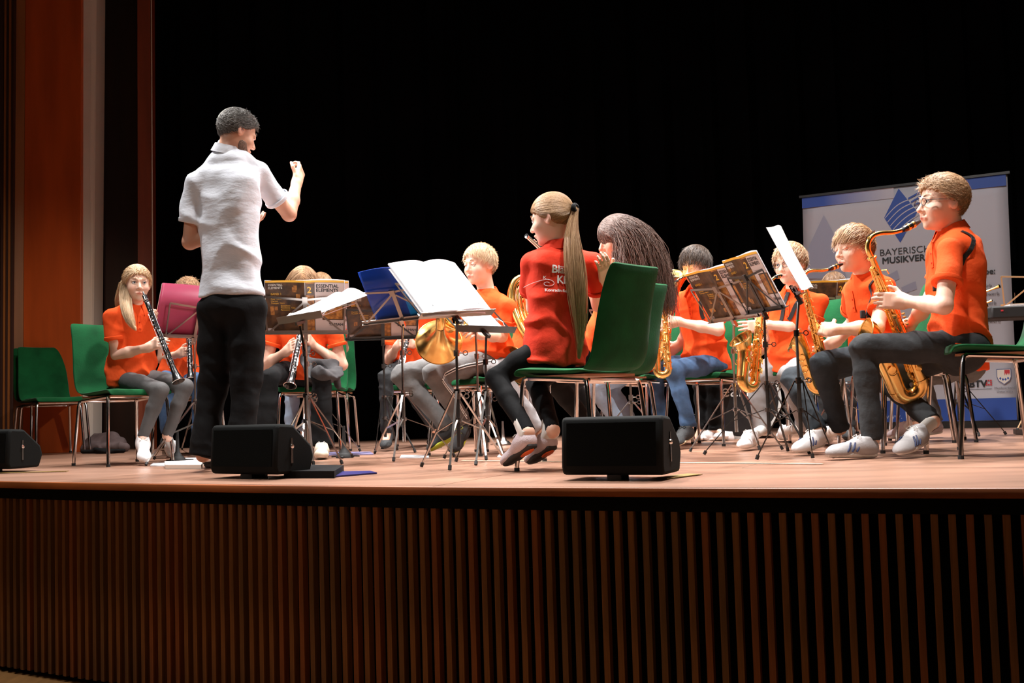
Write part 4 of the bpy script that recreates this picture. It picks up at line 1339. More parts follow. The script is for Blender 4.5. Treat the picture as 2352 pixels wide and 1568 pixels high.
CHAIRS = [
    (-2.36, 6.58, 228, 'green velvet chair with tall back under the ponytailed clarinet girl at far left'),
    (-3.64, 8.62, 222, 'empty green chair nearest the orange wall, front one of two'),
    (-3.74, 8.76, 222, 'empty green chair nearest the orange wall, nested behind the front one'),
    (0.30, 4.785, 48, 'green velvet chair with its back to us, flute girl on its edge'),
    (0.44, 5.50, 50, 'green chair partly hidden behind the central chair, under the long-haired girl'),
    (2.155, 4.91, 87, 'green chair cut off by the right edge, under the boy with glasses nearest us'),
    (2.43, 6.38, 76, 'green chair standing before the banner, beyond the front tenor saxophone boy'),
    (-1.34, 7.30, 180, 'green chair under the clarinet player in wide black trousers'),
    (-1.38, 7.98, 180, 'green chair in the back row behind the wide black trousers'),
    (-0.70, 7.88, 172, 'green chair of the clarinet player behind the blue folder'),
    (-0.22, 6.52, 140, 'green chair under the blond boy with the french horn'),
    (0.12, 6.80, 140, 'green chair of the second horn player behind the flute girl'),
    (1.23, 6.86, 140, 'green chair under the dark-haired alto saxophone boy in blue jeans'),
    (1.68, 6.40, 135, 'green chair under the alto saxophone boy with glasses'),
    (1.94, 5.55, 103, 'green chair under the boy with closed eyes and tenor saxophone'),
    (-2.30, 7.72, 182, 'green chair of the curly-haired clarinet player behind the pink folder'),
    (0.84, 7.00, 130, 'green chair of the euphonium player in light blue jeans'),
    (2.28, 7.72, 180, 'green chair of the small boy far behind the saxophones'),
    (2.22, 6.30, 100, 'green chair whose back rises between the two tenor saxophone boys'),
]
for i, (x, y, a, lab) in enumerate(CHAIRS):
    c = cproto if i == 0 else copy_tree(cproto)
    c.location = (x, y, 0); c.rotation_euler = (0, 0, math.radians(a))
    c.scale = (1.05,) * 3 if i == 5 else (0.95,) * 3
    c['label'] = lab; c['group'] = 'green velvet chairs of the band'

# ------------------------------------------------------------------ stage monitors
def wedge(pL, pR, yaw, label, W=0.50, cable=True, z=0.02):
    # trapezoid side profile, long axis W; local x along W, y away from the audience
    c = (ground(*pL) + ground(*pR)) / 2
    xd = nrm(ground(*pR) - ground(*pL)); yd = V3(-xd[1], xd[0], 0)
    W = np.linalg.norm(ground(*pR) - ground(*pL))
    t = empty('stage_monitor', c, label, 'loudspeaker', 'black floor monitors along the stage edge')
    R = np.stack([yd, V3(0, 0, 1), xd], 1)
    prof = [(0.0, 0.0), (-0.012, 0.03), (0.0, 0.20), (0.012, 0.218), (0.10, 0.212), (0.21, 0.12), (0.225, 0.07), (0.20, 0.0)]
    o = MB().prism(prof, W, c + V3(0, 0, z), R).build('cabinet', BLACKB, t, bevel=0.012, sharp=30)
    pf = [(-0.0145, 0.035), (-0.0045, 0.195), (-0.001, 0.195), (-0.011, 0.035)]
    MB().prism(pf, W - 0.05, c + V3(0, 0, z), R).build('grille', GRILLE, t, smooth=False)
    for s_ in (-1, 1):
        e = c + xd * s_ * (W / 2 + 0.001) + V3(0, 0, z)
        MB().box(e + yd * 0.085 + V3(0, 0, 0.10), (0.004, 0.012, 0.11), np.stack([xd, yd, V3(0, 0, 1)], 1)).build('slot_plate', CHROMEB, t)
        MB().lathe([(0, .008), (.009, .006), (.011, 0)], e + yd * 0.085 + V3(0, 0, 0.118), xd * s_, 14).build('bolt', CHROME, t)
    MB().box(c + yd * 0.10 + V3(0, 0, 0.010), (0.05, 0.05, 0.022)).build('foot', RUBBER, t)
    MB().box(c + yd * 0.02 + V3(0, 0, 0.010), (0.05, 0.04, 0.022)).build('foot', RUBBER, t)
    return t, c, xd, yd
wedge((486, 1098), (638, 1101), 0, 'black wedge monitor behind which the conductor stands')
wedge((1292, 1103), (1526, 1104), 0, 'largest black wedge monitor beside the flute girl')
wedge((-110, 1086), (22, 1086), 0, 'black wedge monitor cut off by the left edge')
def flat_strip(name, a, b, w_, m_, label, cat, th=0.003, group=None):
    p, q = ground(*a), ground(*b)
    o = MB().bar(p + V3(0, 0, th / 2 + .0015), q + V3(0, 0, th / 2 + .0015), w_, th, ref=(0, 0, 1))
    ob = o.build(name, m_, smooth=False)
    return tag(ob, label, cat, group)
BRASSY = mat('yellow_floor_plate', (0.24, 0.17, 0.04), 0.6)
flat_strip('floor_plate', (1515, 1100), (1596, 1090), 0.07, BRASSY, 'dull yellow strip on the floor right of the largest monitor', 'strip')
flat_strip('floor_plate', (640, 1095), (712, 1096), 0.06, BRASSY, 'yellow strip on the floor right of the monitor behind the conductor', 'strip')
flat_strip('floor_plate', (0, 1087), (155, 1083), 0.03, BRASSY, 'thin yellow strip on the floor at far left', 'strip')
flat_strip('floor_marking_tape', (1060, 1058), (1890, 1066), 0.03, mat('pale_tape', (0.62, 0.50, 0.36), .5), 'worn pale tape line across the stage floor', 'tape', th=0.001)

# ------------------------------------------------------------------ music stands
def dframe(c, a, t, r=0):
    a, t, r = map(math.radians, (a, t, r))
    w_ = V3(math.cos(a), math.sin(a), 0); n0 = V3(math.sin(a), -math.cos(a), 0)
    u = math.cos(t) * V3(0, 0, 1) - math.sin(t) * n0
    w2 = math.cos(r) * w_ + math.sin(r) * u; u2 = -math.sin(r) * w_ + math.cos(r) * u
    n = np.cross(w2, u2)                     # towards the n0 side or away
    n = n if n @ n0 > 0 else -n
    return np.asarray(c, float), w2, u2, n   # n faces the camera side

def stand(base, desk, label, m_=STEEL, az=20, hub=0.27, spread=0.27, reader=-1, wide=0.48, deskh=0.25, sm=None, desk_on=True, feet=None, m2=None):
    base = V3(base[0], base[1], 0)
    t = empty('music_stand', base, label, 'music stand', 'folding music stands')
    sm = sm or m_
    m2 = m2 or m_
    if desk is not None:
        c, w_, u, n = desk
        top = c - V3(0, 0, 0.035) - n * reader * 0.01
        kn = c + n * reader * -1 * 0.012
    else:
        top = base + V3(0, 0, 0.72)
    base_top = V3(base[0], base[1], top[2] * 0.62)
    MB().tube([base + V3(0, 0, 0.10), base + V3(0, 0, top[2] * 0.5)], 0.0095, 12).build('lower_tube', m_, t)
    MB().tube([base + V3(0, 0, top[2] * 0.5 - 0.02), V3(base[0], base[1], top[2] * 0.80), top], [0.0065, 0.0065, 0.0065], 10).build('upper_tube', sm, t)
    for z in (top[2] * 0.5, top[2] * 0.80):
        mb = MB().tube([base + V3(0, 0, z - 0.014), base + V3(0, 0, z + 0.014)], 0.0135, 12)
        mb.tube([base + V3(0.01, -.004, z), base + V3(0.032, -0.006, z)], 0.003, 6)
        mb.tube([base + V3(0.042 + 0.011 * math.cos(q), -0.006, z + 0.011 * math.sin(q)) for q in np.linspace(0, 6.28, 10)[:-1]], 0.0025, 5, closed=True)
        mb.build('collar', m2, t)
    for z in (hub + 0.09, hub - 0.045):
        mb = MB().tube([base + V3(0, 0, z - 0.010), base + V3(0, 0, z + 0.010)], 0.017, 12)
        if z > hub:
            mb.tube([base + V3(0.015, -.006, z), base + V3(0.038, -0.014, z)], 0.003, 6)
            mb.tube([base + V3(0.046 + 0.010 * math.cos(q), -0.014, z + 0.010 * math.sin(q)) for q in np.linspace(0, 6.28, 10)[:-1]], 0.0028, 5, closed=True)
        mb.build('hub', CHROME, t)
    for i in range(3):
        if feet:
            ft = ground(*feet[i]) if feet[i] is not None else None
        else:
            ft = None
        if ft is None:
            an = math.radians(az + 120 * i)
            ft = base + V3(math.cos(an), math.sin(an), 0) * spread
        d = nrm(V3(ft[0] - base[0], ft[1] - base[1], 0)); rr = np.linalg.norm(ft[:2] - base[:2])
        A_ = base + d * 0.018 + V3(0, 0, hub + 0.09); F_ = V3(ft[0], ft[1], 0.012)
        lg = MB().bar(A_, F_, 0.010, 0.005, ref=d).build('leg', m2, t, smooth=False)
        MB().tube([F_ + nrm(A_ - F_) * 0.016, F_ - V3(0, 0, 0.006)], 0.0085, 8).build('rubber_foot', RUBBER, lg)
        M_ = A_ * 0.45 + F_ * 0.55
        MB().bar(base + d * 0.018 + V3(0, 0, hub - 0.045), M_, 0.009, 0.004, ref=d).build('brace', m2, t, smooth=False)
    if desk is not None and desk_on:
        q = n * (-reader) * 0.006              # frame sits behind the sheet, away from the reader
        W2 = wide / 2
        H_ = deskh
        lip = MB().bar(c - w_ * W2 + q * 0 - u * 0.003, c + w_ * W2 + q * 0 - u * 0.003, 0.040, 0.003, ref=u)
        lip.bar(c - w_ * W2 + q + u * 0.006, c + w_ * W2 + q + u * 0.006, 0.020, 0.003, ref=n)
        lip.build('desk_ledge', m2, t, smooth=False)
        MB().bar(c + q * 1.6, c + q * 1.6 + u * (H_ * 0.80), 0.022, 0.005, ref=n).build('desk_spine', m2, t, smooth=False)
        T_ = c + u * H_ * 0.78 + q * 2
        for s_ in (-1, 1):
            cor = c + w_ * s_ * W2 * 0.96 + u * H_ * 0.86 + q * 2
            low = c + w_ * s_ * W2 * 0.90 + q * 2
            MB().bar(T_, cor, 0.012, 0.003, ref=n).build('desk_arm', m2, t, smooth=False)
            MB().bar(T_ - u * 0.01, low, 0.010, 0.003, ref=n).build('desk_arm', m2, t, smooth=False)
            MB().bar(low, cor, 0.010, 0.003, ref=n).build('desk_arm', m2, t, smooth=False)
        MB().box(T_ + q * 1.0, (0.03, 0.012, 0.035), np.stack([w_, n, u], 1)).build('knuckle', m2, t)
        for s_ in (-1, 1):                     # page holders
            e = c + w_ * s_ * W2 * 0.62 + u * 0.004 + n * reader * 0.012
            MB().tube([e, e + n * reader * 0.012 + u * 0.03, e + u * 0.085 + n * reader * 0.002], 0.0016, 5).build('page_clip', CHROME, t)
        MB().box(c - V3(0, 0, 0.022) + q, (0.022, 0.018, 0.05), np.stack([w_, n, u], 1)).build('tilt_bracket', sm, t)
    return t

def sheets(name, desk, Wd, Hh_, label, cat, m_=PAPER, th=0.008, reader=-1, fold=0.03, u0=0.0, x0=0.0, curl=0.0, group=None, d0=0.006, cover=None, curlx=0.0):
    # an open book or a bundle of sheets: two curved leaves meeting at a fold
    c, w_, u, n = desk
    nr = n * reader
    c2 = c + u * u0 + w_ * x0 + nr * d0
    nx, ny = 33, 7
    V = []; F = []
    for sgn in (1, 0):
        for i in range(nx):
            x = -1 + 2 * i / (nx - 1)
            for j in range(ny):
                y = j / (ny - 1)
                bul = fold * (0.8 * math.sin(math.pi * min(1, abs(x)) ** 0.85)) * (0.6 + 0.4 * y) + curl * y ** 2 * (1 + 0.4 * x) + curlx * y * y * x * x
                t_ = th * (1 - 0.5 * abs(x)) if sgn else 0
                V.append(c2 + w_ * x * Wd / 2 + u * (y * Hh_ + 0.004 * math.sin(x * 3)) + nr * (bul + t_))
    N_ = nx * ny
    for s2 in (0, 1):
        for i in range(nx - 1):
            for j in range(ny - 1):
                q = (s2 * N_ + i * ny + j, s2 * N_ + (i + 1) * ny + j, s2 * N_ + (i + 1) * ny + j + 1, s2 * N_ + i * ny + j + 1)
                F.append(q if s2 else q[::-1])
    for i in range(nx - 1):
        for j in (0, ny - 1):
            F.append((i * ny + j, (i + 1) * ny + j, N_ + (i + 1) * ny + j, N_ + i * ny + j))
    for j in range(ny - 1):
        for i in (0, nx - 1):
            F.append((i * ny + j, i * ny + j + 1, N_ + i * ny + j + 1, N_ + i * ny + j))
    t = empty(name, c2, label, cat, group)
    MB().add(V, F).build('pages', m_, t, sharp=40)
    if cover:
        cover(t, c2, w_, u, -nr, Wd, Hh_, lambda x, y: fold * (0.8 * math.sin(math.pi * min(1, abs(x)) ** 0.85)) * (0.6 + 0.4 * y) + curl * y * y * (1 + .4 * x) + curlx * y * y * x * x)
    return t

def book_cover(front_right=True, seed=1, front=0, txt=True, title2='BAND'):
    # dark photographic cover: back half left, front half right (as seen from outside)
    def f(t, c, w_, u, no, Wd, Hh_, bul):
        # work in outside coordinates: xo grows to the right as seen from outside
        wo = w_ if np.cross(w_, u) @ no > 0 else -w_
        sg = 1 if wo @ w_ > 0 else -1
        def P(x, y, d):                        # x in -1..1 outside coords
            return c + wo * x * Wd / 2 + u * y * Hh_ + (-no) * bul(x * sg, y) + no * d
        def patch(name, xa, xb, ya, yb, m_, d, par):
            n1 = max(3, int(abs(xb - xa) * 24)); V = []; F = []
            for i in range(n1 + 1):
                for j in range(5):
                    V.append(P(xa + (xb - xa) * i / n1, ya + (yb - ya) * j / 4, d))
            for i in range(n1):
                for j in range(4):
                    F.append((i * 5 + j, (i + 1) * 5 + j, (i + 1) * 5 + j + 1, i * 5 + j + 1))
            return MB().add(V, F).build(name, m_, par, smooth=False)
        cov = patch('cover', -0.99, 0.99, 0.005, 0.995, COVERD, 0.0014, t)
        patch('cover_strip', -0.99, 0.99, 0.955, 0.995, COVERY if front == 0 else COVERO, 0.0018, cov)
        patch('cover_strip', 0.02, 0.22, 0.01, 0.95, COVERO, 0.0018, cov)
        patch('cover_strip', 0.02, 0.22, 0.72, 0.93, COVERD, 0.0022, cov)
        patch('cover_panel', 0.24, 0.985, 0.62, 0.95, COVERL, 0.0022, cov)
        patch('cover_panel', 0.24, 0.985, 0.01, 0.24, COVERL, 0.0022, cov)
        patch('cover_panel', 0.24, 0.42, 0.24, 0.62, COVERL, 0.0022, cov)
        patch('cover_picture', 0.45, 0.93, 0.26, 0.60, COVERO, 0.0023, cov)
        patch('barcode', -0.96, -0.80, 0.02, 0.09, COVERL, 0.0022, cov)
        r = random.Random(seed)
        for q in range(11):
            x = r.uniform(-0.9, -0.15); y = r.choice((0.15, 0.3, 0.45, 0.62, 0.78)) + r.uniform(-.04, .04)
            s_ = r.uniform(0.07, 0.11)
            if -0.75 < x + s_ and x < -0.35 and 0.45 < y < 0.9: continue
            patch('cover_motif', x, x + s_, y, y + s_ * 0.9, COVERO, 0.0022, cov)
        if txt:
            def tx(s_, x, y, size, m_, wg=0.0):
                def wp(Q):
                    r_ = Q - c; X = np.clip((r_ @ wo) / (Wd / 2), -.995, .995); Y = (r_ @ u) / Hh_
                    return np.array([P(a_, b_, 0.0030) for a_, b_ in zip(X, Y)])
                text_mesh(s_, size, m_, cov, P(x, y, 0), wo, u, weight=wg, warp=wp)
            tx('ESSENTIAL', 0.27, 0.855, 0.0275, INK, 0.0008)
            tx('ELEMENTS', 0.27, 0.775, 0.0275, INK, 0.0008)
            tx('a comprehensive band method', 0.30, 0.675, 0.0095, INK)
            tx('YAMAHA', 0.58, 0.13, 0.024, INK, 0.0004)
            tx('2', 0.05, 0.76, 0.05, COVERY, 0.001)
            tx('ESSENTIAL', -0.92, 0.89, 0.017, PAPERW, 0.0003)
            tx('ELEMENTS', -0.92, 0.835, 0.017, PAPERW, 0.0003)
            tx('BAND 1', -0.86, 0.72, 0.017, COVERY, 0.0003)
            tx('Flute  Oboe\nClarinet\nTrumpet  Horn', -0.86, 0.63, 0.012, COVERY)
            tx('Saxophone\nTrombone  Tuba\nPercussion', -0.62, 0.50, 0.012, COVERY)
    return f
def plain_cover(m_, inset=0.0, m2=None, pocket=True):
    def f(t, c, w_, u, no, Wd, Hh_, bul):
        wo = w_ if np.cross(w_, u) @ no > 0 else -w_
        sg = 1 if wo @ w_ > 0 else -1
        def quad(name, xa, xb, ya, yb, mm, d, par):
            V = []; F = []; n1 = 32
            for i in range(n1 + 1):
                x = xa + (xb - xa) * i / n1
                for y in (ya, (ya + yb) / 2, yb):
                    V.append(c + wo * x * Wd / 2 + u * y * Hh_ - no * bul(x * sg, y) + no * d)
            for i in range(n1):
                for j in range(2): F.append((i * 3 + j, (i + 1) * 3 + j, (i + 1) * 3 + j + 1, i * 3 + j + 1))
            o = MB().add(V, F).build(name, mm, par)
            s_ = o.modifiers.new('s', 'SOLIDIFY'); s_.thickness = 0.0015
            return o
        cv = quad('cover', -1.0, 1.0, -0.01, 1.015, m_, 0.002, t)
        if m2:
            quad('cover_panel', -0.05, 0.22, 0, 1.0, m2[0], 0.0042, cv)
            quad('cover_panel', 0.22, 1.0, 0, 1.0, m2[1], 0.0042, cv)
    return f

# ------------------------------------------------------------------ instruments
def clarinet(top, bell, label, k=1.0):
    top = np.asarray(top, float); bell = np.asarray(bell, float)
    ax = nrm(bell - top); L = np.linalg.norm(bell - top)
    t = empty('clarinet', bell, label, 'clarinet', 'clarinets')
    s_ = L / 0.66
    def z(v): return v * s_
    MB().lathe([(0.002, 0), (0.0045, z(.01)), (0.011, z(.07)), (0.0125, z(.085))], top, ax, 18, True).build('mouthpiece', EBON, t)
    MB().lathe([(0.0125, z(.03)), (0.0145, z(.032)), (0.0150, z(.065)), (0.0130, z(.067))], top, ax, 18, True).build('ligature', SILVER, t)
    MB().lathe([(0.0125, z(.08)), (0.0155, z(.085)), (0.0155, z(.145)), (0.0145, z(.15)), (0.0140, z(.36)), (0.0150, z(.365)), (0.0150, z(.55)), (0.0155, z(.555))], top, ax, 20, True).build('body_tube', EBON, t)
    MB().lathe([(0.0165, z(.55)), (0.0170, z(.565)), (0.0195, z(.60)), (0.027, z(.635)), (0.0375, z(.658)), (0.0385, z(.66)), (0.0355, z(.657)), (0.018, z(.61))], top, ax, 26).build('bell', EBON, t)
    for h_ in (.083, .147, .36, .552):
        MB().lathe([(0.0150, z(h_) - .003), (0.0172, z(h_) - .0025), (0.0172, z(h_) + .0025), (0.0150, z(h_) + .003)], top, ax, 20, True).build('ring', SILVER, t)
    MB().lathe([(0.0372, z(.655)), (0.0392, z(.656)), (0.0392, z(.660)), (0.0372, z(.661))], top, ax, 26).build('ring', SILVER, t)
    side = nrm(np.cross(ax, V3(0, 1, 0.2))); fr = nrm(np.cross(ax, side))
    if fr[1] > 0: fr = -fr
    r_ = random.Random(3)
    rods = MB(); keys = MB()
    for sgn in (-1, 1):
        rods.tube([top + ax * z(.16) + side * sgn * 0.017 + fr * .006, top + ax * z(.35) + side * sgn * 0.017 + fr * .006], 0.0020, 6)
        rods.tube([top + ax * z(.37) + side * sgn * 0.018 + fr * .006, top + ax * z(.54) + side * sgn * 0.018 + fr * .006], 0.0022, 6)
    for h_ in np.linspace(.17, .54, 15):
        a = r_.uniform(-0.7, 0.7)
        d = nrm(fr * math.cos(a) + side * math.sin(a))
        keys.lathe([(0.0, 0.0030), (0.0060, 0.0026), (0.0072, 0.0), (0.0055, -0.002)], top + ax * z(h_) + d * 0.0165, d, 12, False)
        keys.bar(top + ax * z(h_) + d * 0.018, top + ax * z(h_ + .012) + side * (0.016 if r_.random() < .5 else -.016) + fr * .008, 0.004, 0.002)
    for q in range(5):
        keys.bar(top + ax * z(.43 + .01 * q) + side * .016 + fr * .010, top + ax * z(.46 + .01 * q) + side * .022 + fr * .016, 0.006, 0.0025, ref=fr)
    rods.build('key_rods', SILVER, t, kind='stuff'); keys.build('keys', SILVER, t, kind='stuff')
    return t

def flute(a, b, label):
    a = np.asarray(a, float); b = np.asarray(b, float); ax = nrm(b - a); L = np.linalg.norm(b - a)
    t = empty('flute', (a + b) / 2, label, 'flute', 'flutes')
    MB().lathe([(0.0, 0), (0.0105, 0.001), (0.0108, 0.012), (0.0098, 0.013), (0.0098, L * .32), (0.0108, L * .32), (0.0108, L * .36), (0.0098, L * .365)], a, ax, 18).build('head_joint', SILVER, t)
    MB().lathe([(0.0095, L * .36), (0.0095, L * .995), (0.0105, L), (0.008, L)], a, ax, 18).build('body_tube', SILVER, t)
    up = nrm(V3(0, 0, 1) - ax * ax[2])
    R = np.stack([ax, np.cross(up, ax), up], 1)
    MB().box(a + ax * 0.085 + up * 0.010, (0.025, 0.018, 0.005), R).build('lip_plate', SILVER, t, bevel=0.002)
    mb = MB()
    for i in range(15):
        mb.lathe([(0, .004), (.006, .0035), (.0072, 0), (.005, -.002)], a + ax * L * (0.42 + 0.036 * i) + up * .0105, up, 12)
    mb.build('keys', SILVER, t, kind='stuff')
    mb = MB().tube([a + ax * L * .40 + up * .008 + R[:, 1] * .010, a + ax * L * .97 + up * .008 + R[:, 1] * .010], .002, 6)
    mb.build('key_rods', SILVER, t)
    return t

def saxophone(T, Bt, mouth, label, k=1.0, out=0.0, bell_off=0.10, bell_h=0.30, tilt=0.0):
    # T: neck receiver, Bt: lowest point of the bow, mouth: tip of the mouthpiece
    T = np.asarray(T, float); Bt = np.asarray(Bt, float); mouth = np.asarray(mouth, float)
    L = np.linalg.norm(Bt - T); s_ = L / 0.66
    a = nrm(Bt - T)
    p = nrm((mouth - T) - ((mouth - T) @ a) * a)
    n = np.cross(a, p)
    if out:                                     # swing the bell plane about the body axis
        c_, sn = math.cos(out), math.sin(out)
        p2 = p * c_ + n * sn; n2 = -p * sn + n * c_
    else:
        p2, n2 = p, n
    t = empty('saxophone', Bt, label, 'saxophone', 'brass saxophones')
    R_ = 0.052 * s_ * k
    def Q(x, y, z=0): return T + p2 * x * s_ + a * y * s_ + n2 * z * s_
    yb = 0.66 - R_ / s_ - 0.030
    body = [Q(0, 0.0), Q(0, 0.15), Q(0, 0.3), Q(0, 0.45), Q(0, yb)]
    MB().tube(body, np.array([0.0125, 0.017, 0.0215, 0.026, 0.029]) * s_, 20).build('body_tube', BRASS, t)
    bw_ = [Q(-R_ / s_ + R_ / s_ * math.cos(q), yb + R_ / s_ * math.sin(q)) for q in np.linspace(0, math.pi, 13)]
    MB().tube(bw_, np.linspace(0.0295, 0.036, 13) * s_, 20).build('bow', BRASS, t)
    x1 = -2 * R_ / s_
    bell = MB()
    bc = [Q(x1, yb), Q(x1 - 0.000, yb - .08), Q(x1 - .004, yb - .16), Q(x1 - .010, bell_h + .06), Q(x1 - .020, bell_h + .025), Q(x1 - .032, bell_h + .006), Q(x1 - .040, bell_h)]
    br = np.array([0.0365, 0.0385, 0.0405, 0.0445, 0.054, 0.068, 0.077]) * s_ * k
    bell.tube(bc, br, 26, cap=False)
    bell.tube([bc[-1] + nrm(bc[-1] - bc[-2]) * 0.0] + [bc[-1] + 0 * a, bc[-2], bc[-3], bc[-4], bc[-5]], [br[-1]] + [br[-1] * 0.97, br[-2] * 0.95, br[-3] * 0.94, br[-4] * .93, br[-5] * .5], 26, cap=False)
    bell.build('bell', BRASS, t)
    e = nrm(bc[-1] - bc[-2]); e1 = nrm(np.cross(e, n2)); 
    MB().tube([bc[-1] + (n2 * math.cos(q) + e1 * math.sin(q)) * br[-1] for q in np.linspace(0, 6.2832, 29)[:-1]], 0.0032 * s_, 6, closed=True).build('bell_rim', BRASS, t)
    MB().tube([Q(x1 / 2 * (1 - math.cos(q)) * 0 + x1 * .5 + .02 * math.cos(q), yb - .17 + .02 * math.sin(q)) for q in np.linspace(0, 6.2832, 13)[:-1]], 0.003, 6, closed=True).build('brace', BRASS, t)
    for y in (0.0, yb, ):
        MB().lathe([(0.016 * s_ if y == 0 else 0.031 * s_, -.006), (0.0195 * s_ if y == 0 else .034 * s_, -.005), (0.0195 * s_ if y == 0 else .034 * s_, .005), (0.016 * s_ if y == 0 else .031 * s_, .006)], Q(0, y), a, 20, True).build('ring', BRASS, t)
    # neck
    d = mouth - T; dx = d @ p; dy = d @ a; dn = d @ n
    def M(u_, v_): return T + p * dx * u_ + a * v_ + n * dn * u_
    pk = -0.085 * s_
    nk = [M(0, 0), M(-0.02, -0.03 * s_), M(0.0, -0.055 * s_), M(0.07, pk * .92), M(0.16, pk), M(0.30, pk * .90 + dy * 0.0), M(0.48, dy * 0.55 + pk * 0.33), M(0.66, dy * 0.80 + pk * .12)]
    NK = np.array(nk)
    t0 = np.linspace(0, 1, len(NK)); t1 = np.linspace(0, 1, 22)
    NK = np.stack([np.interp(t1, t0, NK[:, i]) for i in range(3)], 1)
    for _ in range(3): NK[1:-1] = (NK[:-2] + 2 * NK[1:-1] + NK[2:]) / 4
    MB().tube(NK, np.linspace(0.0125, 0.0085, 22) * s_, 16).build('neck_tube', BRASS, t)
    m0 = NK[-1]; md = mouth - m0; ml = np.linalg.norm(md); mz = nrm(md)
    MB().lathe([(0.0095 * s_, -0.012), (0.0105 * s_, 0.0), (0.0125 * s_, 0.005)], m0, mz, 14).build('cork', RUBBER, t)
    mp = MB().lathe([(0.0115 * s_, 0), (0.0135 * s_, ml * .10), (0.0135 * s_, ml * .55), (0.010 * s_, ml * .75), (0.005, ml * 0.98), (0.001, ml)], m0, mz, 18, True).build('mouthpiece', EBON, t)
    for f_ in (.22, .48):
        MB().lathe([(0.0137 * s_, ml * f_), (0.0155 * s_, ml * (f_ + .01)), (0.0155 * s_, ml * (f_ + .10)), (0.0137 * s_, ml * (f_ + .11))], m0, mz, 18).build('ligature', BRASS, mp)
    # octave key
    MB().tube([NK[4] - a * .016 * s_, NK[8] - a * 0.020 * s_, NK[13] - a * .016 * s_], 0.0026, 6).build('octave_key', SILVER, t)
    # keywork
    r_ = random.Random(7)
    keys = MB(); rods = MB()
    for i in range(17):
        y = 0.045 + 0.031 * i
        rad = (0.0125 + 0.0165 * y / 0.55) * s_
        sgn = 1 if i % 3 == 2 else -1
        an = {0: 2.5, 1: 1.9, 2: 3.4}[i % 3] if i < 12 else 2.9 - 1.6 * (i % 2)
        d_ = nrm(p2 * math.cos(an) + n2 * math.sin(an)); d2_ = nrm(p2 * math.cos(an) - n2 * math.sin(an))
        kr = (0.008 + 0.010 * y / .55) * s_
        for dd in (d_, d2_):
            keys.lathe([(0, .010), (kr * .55, .010), (kr, .008), (kr * 1.05, .004), (kr * 0.8, .0)], Q(0, y) + dd * rad, dd, 14)
            keys.bar(Q(0, y) + dd * (rad + .010), Q(0, y + .018) + dd * (rad + .004) + nrm(np.cross(dd, a)) * .016, 0.004, 0.003)
    for an in (2.2, 2.75, 3.3, 3.9, 1.6):
        d_ = nrm(p2 * math.cos(an) + n2 * math.sin(an)); d2_ = nrm(p2 * math.cos(an) - n2 * math.sin(an))
        for dd in (d_, d2_):
            rods.tube([Q(0, .04) + dd * .024 * s_, Q(0, .30) + dd * .030 * s_, Q(0, .52) + dd * .038 * s_], 0.0022 * s_, 6)
            for yy in (.05, .14, .23, .32, .41, .50):
                rods.tube([Q(0, yy) + dd * .012 * s_, Q(0, yy) + dd * (.026 + .022 * yy) * s_], .003 * s_, 6)
    for j, y in enumerate((.40, .47)):             # bell keys and guards
        for sg in (-1, 1):
            c_ = Q(x1 - .0, y) + n2 * sg * .041 * s_ * k
            keys.lathe([(0, .010), (.017 * s_, .009), (.019 * s_, .004), (.016 * s_, 0)], c_, n2 * sg, 18)
            rods.tube([c_ + n2 * sg * .016 + p2 * .02 * math.cos(q) * s_ + a * .02 * math.sin(q) * s_ for q in np.linspace(0.3, 2.8, 7)], 0.002, 5)
    for q in range(4):
        keys.box(Q(.030, .27 + .016 * q, .02), (.012, .016, .006), np.stack([p2, n2, a], 1))
        keys.tube([Q(.012, .06 + .05 * q, .018), Q(.030, .065 + .05 * q, .026), Q(.034, .085 + .05 * q, .022)], .0028, 6)
    keys.build('keys', BRASS, t, kind='stuff'); rods.build('key_rods', BRASS, t, kind='stuff')
    MB().tube([Q(.02 + .008 * math.cos(q), .235 + .008 * math.sin(q)) for q in np.linspace(0, 6.2832, 11)[:-1]], .002, 5, closed=True).build('strap_ring', BRASS, t)
    return t, Q

